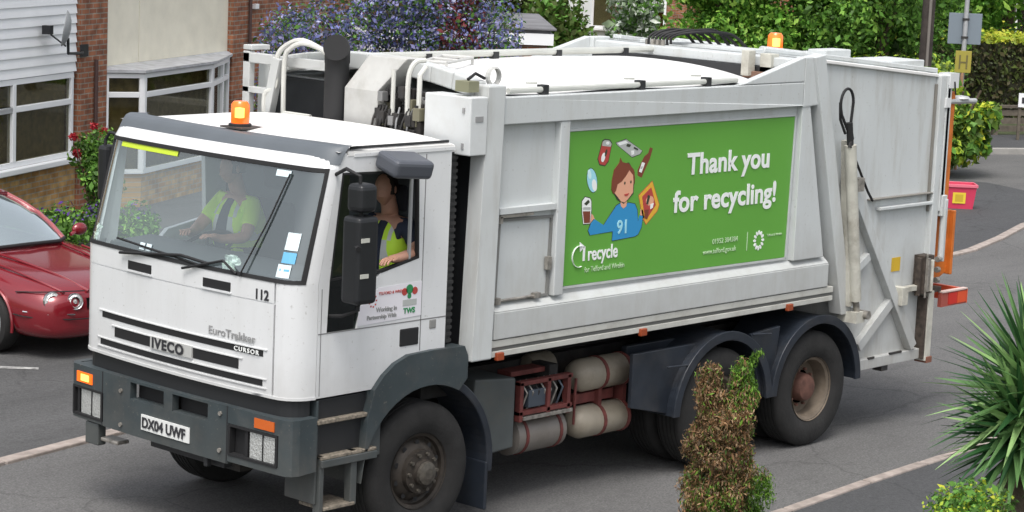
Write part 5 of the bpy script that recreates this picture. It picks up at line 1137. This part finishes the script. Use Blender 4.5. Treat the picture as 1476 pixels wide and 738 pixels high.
def tree(name, label, x, y, h, crown_c, rx, ry, rz, mats, n, k, cr, leaf, group=None, trunk_r=.18, wts=(.35, .4, .25)):
    t = empty(name, (x, y, 0), 0, label, 'tree' if 'tree' in name else 'shrub', group)
    b = MB(); b.tube([(0, 0, -.02), (.05, .02, crown_c*.5), (0, .05, crown_c), (.05, 0, crown_c+rz*.6)], [trunk_r*1.25, trunk_r, trunk_r*.7, trunk_r*.2], 9)
    for i in range(7):
        a = 2*PI*i/7+random.random(); z0 = crown_c*.55+random.random()*rz*.5; b.tube([(0, 0, z0), (rx*.35*math.cos(a), ry*.35*math.sin(a), z0+rz*.3), (rx*.75*math.cos(a), ry*.75*math.sin(a), z0+rz*.5)], [trunk_r*.45, trunk_r*.3, trunk_r*.1], 6)
    b.build('trunk', BARK, t)
    cs, rs = crown_clumps((0, 0, crown_c), rx, ry, rz, k, cr); p, nr = cloud(cs, rs, n)
    keep = p[:, 2] > .12; p, nr = p[keep], nr[keep]
    ct = rng.integers(0, k, len(p)); mi = rng.choice(len(mats), len(p), p=wts)
    leaves('crown', p, nr*.5+np.array([0, 0, .35]), rng.uniform(leaf*.6, leaf*1.3, len(p)), mats, mi, t); return t
tg_ = 'garden trees behind the lorry'
tree('broadleaf_tree', 'dense bright green tree behind the hoses on the lorry roof', 29.3, 18.9, 6, 3.3, 1.35, 1.35, 3.2, LB, 34000, 70, .7, .06, tg_)
tree('broadleaf_tree', 'dense mid green tree directly behind the rear amber beacon', 31.0, 18.0, 6, 3.2, 1.9, 1.9, 3.1, LB, 40000, 80, .65, .06, tg_)
tree('broadleaf_tree', 'broad green tree just left of the wooden pole', 31.5, 16.4, 6, 3.2, 1.7, 1.7, 3.1, LG, 34000, 70, .6, .06, tg_)
tree('broadleaf_tree', 'light green tree above the clipped hedge at the right edge', 43.6, 20.6, 8, 4.4, 3.2, 3.2, 3.6, LB, 36000, 90, .9, .085, tg_)
tree('broadleaf_tree', 'dark olive tree behind the flat garage roof', 27.3, 23.8, 6, 3.6, 1.0, 1.0, 3.4, LO, 22000, 60, .5, .065, tg_, wts=(.45, .35, .2))
tree('broadleaf_tree', 'green tree with yellowish leaves right of the garage roof', 26.6, 21.4, 4, 1.5, .55, .55, 1.2, [LG[1], LO[0], LY[2]], 7000, 30, .5, .08, tg_)
tree('blossom_tree', 'small tree covered in white blossom between the white house and green trees', 32.5, 24.2, 5, 2.4, .6, .6, 1.9, [leafmat('blossom_white', (.62, .66, .6), .2), LG[1], leafmat('leaf_grey_green', (.25, .33, .2))], 7000, 40, .38, .07, tg_, wts=(.4, .3, .3))
tree('backdrop_tree', 'tall dark tree far behind the pole', 52, 34, 8, 4.5, 5, 5, 4.5, LG, 14000, 60, 1.4, .17, tg_)
tree('backdrop_tree', 'tall green tree behind the brick house end', 24, 36, 8, 4.5, 4, 4, 4.5, LG, 12000, 60, 1.4, .17, tg_)
tree('backdrop_tree', 'leafy tree beyond the road bend, right of the view', 50, 12, 8, 4.0, 4, 4, 4.0, LG, 9000, 50, 1.3, .17, tg_)
# ceanothus
def ceanothus():
    t = empty('ceanothus_shrub', (12.5, 12.0, 0), 0, 'large shrub full of blue-violet flowers with one dark red patch', 'shrub')
    b = MB()
    for i in range(8): a = i*.8; b.tube([(0, 0, 0), (.5*math.cos(a), .5*math.sin(a), 1.1), (1.1*math.cos(a), 1.1*math.sin(a), 2.2)], [.07, .05, .02], 6)
    b.build('trunk', BARK, t)
    cs = []; rs = []
    for k in range(190):
        s_ = rng.uniform(-1, 1); top = 3.95-1.15*max(0, -s_)-.75*max(0, s_)**2; q = rng.uniform(-.7, .7)
        cs.append((r.x*s_*1.7+d.x*q, r.y*s_*1.7+d.y*q, rng.uniform(.5, top-.2))); rs.append(rng.uniform(.22, .4))
    p, nr = cloud(cs, rs, 75000); mi = rng.choice(6, len(p), p=[.24, .23, .07, .20, .13, .13]); sred = (p[:, 0]*r.x+p[:, 1]*r.y)
    red = (np.abs(sred-1.05) < .4) & (rng.random(len(p)) < .5*np.exp(-((sred-1.05)/.25)**2)+.08*nr[:, 0]) & (p[:, 2] > 2.1)
    mi[red] = 6; keep = p[:, 2] > .1; p, nr, mi = p[keep], nr[keep], mi[keep]
    leaves('crown', p, nr+np.array([0, 0, .3]), rng.uniform(.018, .036, len(p)), FLB+[LG[0], LG[1], LO[2], leafmat('leaf_red', (.16, .03, .035), .2)], mi, t)
ceanothus()
# rose bush by the pier, flower bed
t = empty('rose_bush', (8.35, 13.2, 0), 0, 'green bush with a few dark red roses against the brick pier', 'shrub')
b = MB(); 
for i in range(6): a = i*1.05; b.tube([(0, 0, 0), (.15*math.cos(a), .15*math.sin(a), .6), (.35*math.cos(a), .35*math.sin(a), 1.2)], [.02, .015, .008], 5)
b.build('trunk', BARK, t)
cs, rs = crown_clumps((0, 0, .93), .27, .27, .46, 24, .17); p, nr = cloud(cs, rs, 3500); leaves('crown', p, nr+np.array([0, 0, .3]), rng.uniform(.02, .04, len(p)), LG, rng.choice(3, len(p), p=[.4, .4, .2]), t)
cs = [(-.33, .1, 1.35), (-.27, .1, 1.12), (.0, -.2, 1.25), (.1, 0, 1.42), (-.15, -.1, 1.5)]; p, nr = cloud(cs, [.05]*5, 240); leaves('rose_flower', p, nr, rng.uniform(.02, .035, len(p)), [leafmat('rose_red', (.35, .02, .03), .2)], np.zeros(len(p)), t)
t = empty('flower_bed', (7.8, 12.9, 0), 0, 'low green bedding plants with small purple flowers at the foot of the brick wall', 'plants')
cs = [(rng.uniform(-1.6, 1.2)*math.cos(HA)-0*1, rng.uniform(-.9, .9)*math.sin(HA)+rng.uniform(-.4, .4), rng.uniform(.1, .38)) for k in range(40)]; p, nr = cloud(cs, [.2]*40, 6000); p[:, 2] = np.abs(p[:, 2]); mi = rng.choice(4, len(p), p=[.3, .35, .2, .15]); mi[(p[:, 2] < .35) & (mi == 3)] = 0
leaves('foliage', p, nr+np.array([0, 0, .3]), rng.uniform(.02, .045, len(p)), LG+[leafmat('flower_purple', (.14, .06, .35), .2)], mi, t)
# yellow-green shrub at the corner, clipped hedge, more hedges
t = empty('laurel_shrub', (26.0, 11.2, 0), 0, 'big yellow-green shrub on the pavement corner beside the pink box', 'shrub')
b = MB(); 
for i in range(6): a = i*1.05; b.tube([(0, 0, 0), (.3*math.cos(a), .3*math.sin(a), .9), (.6*math.cos(a), .6*math.sin(a), 1.6)], [.06, .04, .02], 6)
b.build('trunk', BARK, t)
cs, rs = crown_clumps((0, 0, .95), .8, .8, .78, 60, .28); p, nr = cloud(cs, rs, 11000); keep = p[:, 2] > .04; p, nr = p[keep], nr[keep]
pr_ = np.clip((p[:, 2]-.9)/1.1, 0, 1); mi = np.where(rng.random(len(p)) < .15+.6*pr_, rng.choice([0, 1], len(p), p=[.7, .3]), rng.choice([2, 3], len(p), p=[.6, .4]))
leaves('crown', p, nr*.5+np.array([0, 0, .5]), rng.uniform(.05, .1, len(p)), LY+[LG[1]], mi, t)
def hedge(label, p0, p1, wd, h, mats_top, mats_side, n, leaf=.05):
    p0, p1 = Vector((*p0, 0)), Vector((*p1, 0)); t = (p1-p0); ln = t.length; t.normalize(); q = Vector((-t.y, t.x, 0))
    e = empty('clipped_hedge', (p0+p1)/2, 0, label, 'hedge'); c0 = (p0+p1)/2
    a = rng.uniform(0, ln, n); s_ = rng.random(n); top = s_ < .3
    off = np.where(top, rng.uniform(-wd/2, wd/2, n), np.where(rng.random(n) < .5, wd/2, -wd/2)+rng.normal(0, .04, n)); z = np.where(top, h+rng.normal(0, .05, n)+np.maximum(0, rng.normal(-.1, .12, n)), rng.uniform(.02, h, n))
    P = np.stack([p0.x-c0.x+t.x*a+q.x*off, p0.y-c0.y+t.y*a+q.y*off, z], 1); nr = np.stack([q.x*np.sign(off), q.y*np.sign(off), np.where(top, 2.0, .2)], 1)
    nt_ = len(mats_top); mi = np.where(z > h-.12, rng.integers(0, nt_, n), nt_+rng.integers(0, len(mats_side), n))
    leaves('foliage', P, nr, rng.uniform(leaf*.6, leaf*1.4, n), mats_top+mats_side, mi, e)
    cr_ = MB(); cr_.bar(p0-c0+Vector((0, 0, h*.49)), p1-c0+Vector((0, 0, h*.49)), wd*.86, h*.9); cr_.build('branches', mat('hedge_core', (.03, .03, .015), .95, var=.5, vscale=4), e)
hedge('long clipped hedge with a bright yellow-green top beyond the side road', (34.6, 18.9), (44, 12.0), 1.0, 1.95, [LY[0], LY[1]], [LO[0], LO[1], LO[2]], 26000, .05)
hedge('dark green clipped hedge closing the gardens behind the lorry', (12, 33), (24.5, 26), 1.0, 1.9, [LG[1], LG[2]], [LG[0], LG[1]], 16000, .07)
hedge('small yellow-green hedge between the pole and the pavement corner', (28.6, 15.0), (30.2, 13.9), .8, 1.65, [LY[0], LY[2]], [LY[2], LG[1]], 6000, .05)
# conifer in the foreground
t = empty('conifer_shrub', (1.53, -2.66, 0), 0, 'narrow half-dead brown conifer with green tufts standing in front of the lorry', 'shrub')
b = MB(); b.tube([(0, 0, 0), (.0, .02, .7), (-.06, .05, 1.6)], [.04, .03, .01], 7); b.tube([(0, 0, .7), (.08, -.06, 1.3), (.10, -.09, 1.75)], [.02, .014, .006], 6)
for i in range(30): a = i*2.4; z = .1+i*.05; b.tube([(0, 0, z), (.16*math.cos(a), .16*math.sin(a), z+.16)], [.008, .003], 4)
b.build('trunk', BARK, t)
cs = []; rs = []
for i in range(420):
    z = .03+1.72*((i+rng.random())/420)**.95; side_ = -1 if rng.random() < .5 else 1
    if z > 1.50:
        s0 = side_*.11; sp = .078*max(.2, (1.92-z)/.42)
        if z > 1.72 and side_ < 0: continue
        s1 = s0+rng.uniform(-sp, sp); q1 = rng.uniform(-sp, sp)
    else:
        W_ = (.27 if z < .85 else .27-(z-.85)*.13)+.02*math.sin(z*17)
        W_ = W_*(.9+.16*rng.random()); a = rng.uniform(0, 2*PI); q = math.sqrt(rng.random())*W_; s1 = q*math.cos(a)-.01; q1 = q*math.sin(a)
        if z > 1.3 and abs(s1+.02) < .015 and rng.random() < .5: continue
    cs.append((r.x*s1+d.x*q1, r.y*s1+d.y*q1, z)); rs.append(rng.uniform(.04, .075))
for s1, z in ((.30, .98), (.31, .9), (.27, 1.02), (.27, .72), (.29, .66), (.26, .6), (.24, .8), (.26, .5), (.14, 1.78), (.17, 1.82), (.10, 1.72), (.20, 1.86), (.15, 1.70)): cs.append((r.x*s1, r.y*s1, z)); rs.append(.06 if z < 1.5 else .035)
p, nr = cloud(cs, rs, 110000, flat=1.4, inner=.1); keep = p[:, 2] > .0; p, nr = p[keep], nr[keep]
sp_ = p[:, 0]*r.x+p[:, 1]*r.y; zz = p[:, 2]; nz = np.sin(zz*9+sp_*14)+np.sin(sp_*23+1.3+p[:, 0]*11)
gp_ = .10+np.clip((sp_-.12)*9, .06, .9)*np.where((zz < 1.02) | (zz > 1.62), 1, .3)+np.clip((1.15-zz)*.9, 0, .45)*(nz > -.2)+np.clip((zz-1.45)*2.2, 0, .6)*(sp_ > 0)
green = rng.random(len(p)) < gp_
mi = np.where(green, rng.choice([0, 1], len(p)), rng.choice([2, 3, 4], len(p), p=[.42, .36, .22]))
leaves('foliage', p, nr*.6+np.array([0, 0, .2]), rng.uniform(.008, .019, len(p)), [leafmat('conifer_green', (.17, .32, .04)), leafmat('conifer_green_dark', (.07, .15, .025)), leafmat('dead_brown', (.29, .165, .08)), leafmat('dead_dark_brown', (.11, .075, .04)), leafmat('dead_tan', (.38, .26, .15))], mi, t, aspect=.28, upward=2.2)
# yucca
def yucca():
    t = empty('yucca', (-.74, -6.20, 0), 0, 'spiky green yucca with sword leaves at the right edge of the foreground', 'plant')
    b = MB(); b.tube([(0, 0, -.02), (.02, 0, 1.0), (.0, 0, 1.9), (0, 0, 2.5)], [.12, .13, .13, .08], 14); b.build('trunk', mat('yucca_trunk', (.13, .10, .075), .9, var=.4, vscale=14, bump=.8), t)
    lb_ = MB()
    def blade(o, dr, ln, wd, m, droop):
        o = Vector(o); dr = Vector(dr).normalized(); sd_ = dr.cross(Vector((0, 0, 1)));  sd_ = sd_.normalized() if sd_.length > .01 else Vector((1, 0, 0)); ang = rng.uniform(-.6, .6); sd_ = (Matrix.Rotation(ang, 3, dr) @ sd_)
        prev = None; n_ = 5
        for i in range(n_+1):
            f = i/n_; c = o+dr*ln*f+Vector((0, 0, -droop*ln*f*f)); w_ = wd*(.55+.9*f if f < .4 else (1-f)/.6*.91+.0)*.5+.0006
            nn = sd_.cross(dr)*w_*.35
            cur = (c-sd_*w_+nn, c, c+sd_*w_+nn)
            if prev: lb_.add([prev[0], prev[1], cur[1], cur[0]], [(0, 1, 2, 3)], m); lb_.add([prev[1], prev[2], cur[2], cur[1]], [(0, 1, 2, 3)], m)
            prev = cur
    for hd, (ox, oy, oz) in enumerate(((0, 0, 2.63), (.16, -.18, 2.50), (-.05, .02, 2.44))):
        for k in range(210):
            a = k*2.39996; el = R(85-118*(k/210)**.8); ln = rng.uniform(.42, .55)*(1 if hd == 0 else .85)
            blade((ox, oy, oz-.12*k/120), (math.cos(a)*math.cos(el), math.sin(a)*math.cos(el), math.sin(el)), ln, rng.uniform(.036, .054), int(rng.choice([0, 1, 2], p=[.45, .35, .2])), .05 if el > 0 else .12)
    lb_.build('leaf', [leafmat('yucca_green', (.11, .22, .075), .15, .35), leafmat('yucca_dark', (.03, .09, .03), .15, .35), leafmat('yucca_pale', (.28, .44, .17), .15, .35)], t, recalc=False)
    db_ = MB(); lb_ = db_
    for k in range(30):
        a = k*2.4; blade((0, 0, 2.25-.015*k), (math.cos(a), math.sin(a), rng.uniform(-.9, -.1)), rng.uniform(.25, .5), .02, 0, .5)
    db_.build('dead_leaf', leafmat('yucca_dead', (.27, .22, .15), .1), t, recalc=False)
yucca()
t = empty('variegated_shrub', (-1.62, -6.72, 0), 0, 'yellow and green variegated shrub at the bottom right corner', 'shrub')
b = MB(); 
for i in range(7): a = i*.9; b.tube([(0, 0, 0), (.2*math.cos(a), .2*math.sin(a), 1.0), (.4*math.cos(a), .4*math.sin(a), 1.8)], [.03, .02, .01], 5)
b.build('trunk', BARK, t)
cs, rs = crown_clumps((-r.x*.23, -r.y*.23, 1.19), .62, .62, 1.08, 330, .12); p, nr = cloud(cs, rs, 120000, inner=.3); keep = p[:, 2] > .02; p, nr = p[keep], nr[keep]
leaves('crown', p, nr*.6+np.array([0, 0, .5]), rng.uniform(.008, .017, len(p)), [LY[0], LY[1], LG[1], LG[0]], rng.choice(4, len(p), p=[.2, .06, .44, .3]), t)

# ------------------------------------------------------------------ street furniture and background buildings
t = empty('wooden_pole', (28.67, 13.44, 0), 0, 'dark wooden telegraph pole standing behind the tailgate', 'pole')
b = MB(); b.tube([(0, 0, -.02), (0, 0, 3), (0, 0, 8.5)], [.135, .125, .10], 14); b.build('pole', mat('tarred_wood', (.05, .04, .035), .9, var=.35, vscale=6, bump=.5), t, smooth=True)
b = MB(); b.box(-.02, .02, -.17, -.135, 0, 6) if False else b.tube([(-.10, -.11, 0), (-.10, -.10, 5)], .03, 8); b.build('cable_cover', mat('cable_grey', (.2, .18, .16), .7), t)
t = empty('road_sign', (27.26, 11.70, 0), 0, 'grey back of a rectangular road sign on a galvanised post', 'sign')
b = MB(); b.tube([(0, 0, -.02), (0, 0, 3.35)], .045, 12); b.build('post', mat('galvanised', (.42, .43, .44), .5, .3, var=.15), t, smooth=True)
T = Matrix.Rotation(R(-50), 4, 'Z'); b = MB(); b.box(-.31, .31, .05, .065, 2.35, 2.93, T=T); b.build('sign_panel', mat('sign_back_grey', (.21, .25, .29), .5, .2), t, bevel=.004)
b = MB(); b.box(-.06, .06, -.05, .05, 2.46, 2.50, T=T); b.box(-.06, .06, -.05, .05, 2.80, 2.84, T=T); b.build('clamp', DKMET, t)
t = empty('hydrant_marker', (27.10, 11.60, 0), 0, 'small yellow hydrant marker plate with a letter H below the road sign', 'sign')
b = MB(); b.tube([(0, 0, -.02), (0, 0, 2.0)], .03, 10, 0); b.build('post', mat('weathered_orange_post', (.35, .2, .12), .7, var=.3), t)
b = MB(); b.box(-.15, .15, -.03, -.015, 1.83, 2.24, T=T); pl_ = b.build('plate', mat('hydrant_yellow', (.34, .29, .05), .5), t, bevel=.004)
b = MB(); b.box(-.08, -.05, -.036, -.031, 1.9, 2.16, T=T); b.box(.05, .08, -.036, -.031, 1.9, 2.16, T=T); b.box(-.05, .05, -.036, -.031, 2.01, 2.04, T=T); b.build('letter_h', mat('faded_letter', (.14, .12, .04), .6), pl_)
# recycling box
t = empty('recycling_box', (22.2, 8.45, .006), R(-48), 'bright pink-red recycling box with a yellow label on the pavement', 'box')
b = MB(); lo, hi = (.21, .15), (.255, .19); H_ = .40
vs = [(sx*a, sy*c, z) for z, (a, c) in ((.0, lo), (H_, hi)) for sx, sy in ((-1, -1), (1, -1), (1, 1), (-1, 1))]; vs2 = [(sx*(a-.012), sy*(c-.012), z) for z, (a, c) in ((.012, lo), (H_, hi)) for sx, sy in ((-1, -1), (1, -1), (1, 1), (-1, 1))]
fs = [(3, 2, 1, 0)]+[(i, (i+1) % 4, 4+(i+1) % 4, 4+i) for i in range(4)]; b.add(vs, fs); b.add(vs2, [(0, 1, 2, 3)]+[(4+i, 4+(i+1) % 4, (i+1) % 4, i) for i in range(4)]); b.add(vs[4:]+vs2[4:], [(i, (i+1) % 4, 4+(i+1) % 4, 4+i) for i in range(4)])
bxm = mat('pink_red_plastic', (.62, .05, .11), .4, var=.08); b.build('box', bxm, t, recalc=False)
b = MB()
for z0, z1, e in ((H_-.045, H_+.006, .016),): b.prism([(-.27, -.205), (.27, -.205), (.27, .205), (-.27, .205)], 'z', z0, z1, holes=[[(-.245, -.18), (.245, -.18), (.245, .18), (-.245, .18)]])
b.build('rim', mat('pink_rim', (.7, .16, .22), .4), t, bevel=.006)
b = MB(); b.add([(-.13, -.171-.0, .09), (.08, -.171, .09), (.08, -.184, .27), (-.13, -.184, .27)], [(0, 1, 2, 3)]); b.add([(-.09, -.175, .12), (.04, -.175, .12), (.04, -.187, .24), (-.09, -.187, .24)], [(0, 1, 2, 3)], 1); b.build('label', [mat('label_yellow', (.8, .62, .05), .5), mat('label_ochre', (.6, .42, .04), .5)], t)
# fence by the far pavement
t = empty('timber_fence', (33.9, 14.9, 0), math.atan2(-.32, .68), 'low weathered timber fence beyond the side road at the right edge', 'fence')
WOOD = mat('weathered_wood', (.13, .11, .085), .9, var=.3, vscale=8)
b = MB()
for k in range(7): b.box(k*1.1-.06, k*1.1+.06, -.05, .05, 0, .66)
b.build('post', WOOD, t)
b = MB()
for z in (.08, .25, .43): b.box(.0, 7, -.03, -.01, z, z+.13)
b.box(-.06, 7, -.06, .05, .60, .66); b.build('rail', WOOD, t)
t = empty('street_name_sign', (33.38, 14.0, 0), R(-46), 'small white sign plate on posts beside the timber fence', 'sign')
b = MB(); b.box(-.03, .03, 0, .05, 0, .75); b.box(.75, .81, 0, .05, 0, .75); b.build('post', WOOD, t)
b = MB(); b.box(-.05, .85, -.03, -.005, .72, 1.02); pl_ = b.build('plate', FRM, t)
b = MB(); b.box(.02, .14, -.034, -.031, .80, .93); b.build('printed_mark', DECALK, pl_)
# garage
t = empty('garage', (20.4, 17.6, 0), R(-44), 'flat-roofed garage with white fascia behind the lorry roof', 'garage')
b = MB(); b.box(-5, 1.15, 0, 5, 0, 2.1); b.build('wall', BR2, t)
b = MB(); b.box(-5.1, 1.25, -.12, -.06, 2.06, 2.27); b.box(1.19, 1.25, -.06, 5.1, 2.06, 2.27); b.build('fascia', FRM, t)
b = MB(); b.box(-5.1, 1.19, -.06, 5.1, 2.1, 2.33); b.box(-5.1, 1.3, -.15, 5.1, 2.33, 2.37); b.build('roof', mat('felt_roof', (.17, .17, .18), .9, var=.25, vscale=2), t, bevel=.01)
b = MB(); b.box(-3.2, -.8, -.02, .03, .05, 1.98); b.build('garage_door', FRM, t)
# white house far
def house(name, label, x, y, rz, w_, h_, dp, wallm, roofm, wins):
    t = empty(name, (x, y, 0), rz, label, 'house')
    b = MB(); b.box(0, w_, 0, dp, 0, h_); b.build('wall', wallm, t)
    b = MB(); b.prism([(-.4, h_-.02), (dp/2, h_+dp*.35), (dp+.4, h_-.02)], 'x', -.3, w_+.3); b.build('roof', roofm, t)
    for (a, c, z0, z1, mu) in wins: window(t, a, c, z0, z1, mu, None, -.03)
    return t
PW = mat('white_render', (.75, .77, .78), .8, var=.04)
house('detached_house', 'white rendered house glimpsed between the dark tree and the blossom tree', 44.2, 40.2, R(-47), 8, 5, 7, PW, SLATE, [(1.7, 2.3, .6, 2.2, []), (3.4, 5.0, .6, 2.2, [4.2]), (1.7, 2.7, 3.2, 4.4, [2.2]), (4, 5.5, 3.2, 4.4, [4.7])])
house('detached_house', 'brick house glimpsed behind the blossom tree', 43.8, 34.2, R(-47), 7, 5, 7, BR2, SLATE, [(.6, 1.4, .6, 2.2, [1.0]), (3, 4.5, .6, 2.2, [3.7])])
house('detached_house', 'dark brown house wall visible behind the pole and sign', 52.5, 30.4, R(-47), 9, 3.0, 7, mat('dark_brown_wall', (.09, .065, .06), .9, var=.25, vscale=1), SLATE, [(4.2, 5.2, .8, 2.0, [4.7])])

# pieces that stand apart become parts of their own
for nm in ('rose_flower', 'banner_emblem', 'body_crease', 'panel_gap', 'brick_pier', 'drainpipe', 'roof_fitting', 'sticker_emblem', 'model_lettering', 'hydraulic_pipe', 'windscreen_sticker', 'hinge', 'catch', 'top_bracket', 'grille', 'clamp', 'tank_band', 'wheel_nut', 'bumper_seam', 'tank_bracket', 'render_panel', 'wide_mirror', 'grille_lip', 'bumper_trim'):
    for o in [q for q in sc.objects if q.name.split('.')[0] == nm and q.type == 'MESH']: split_islands(o)
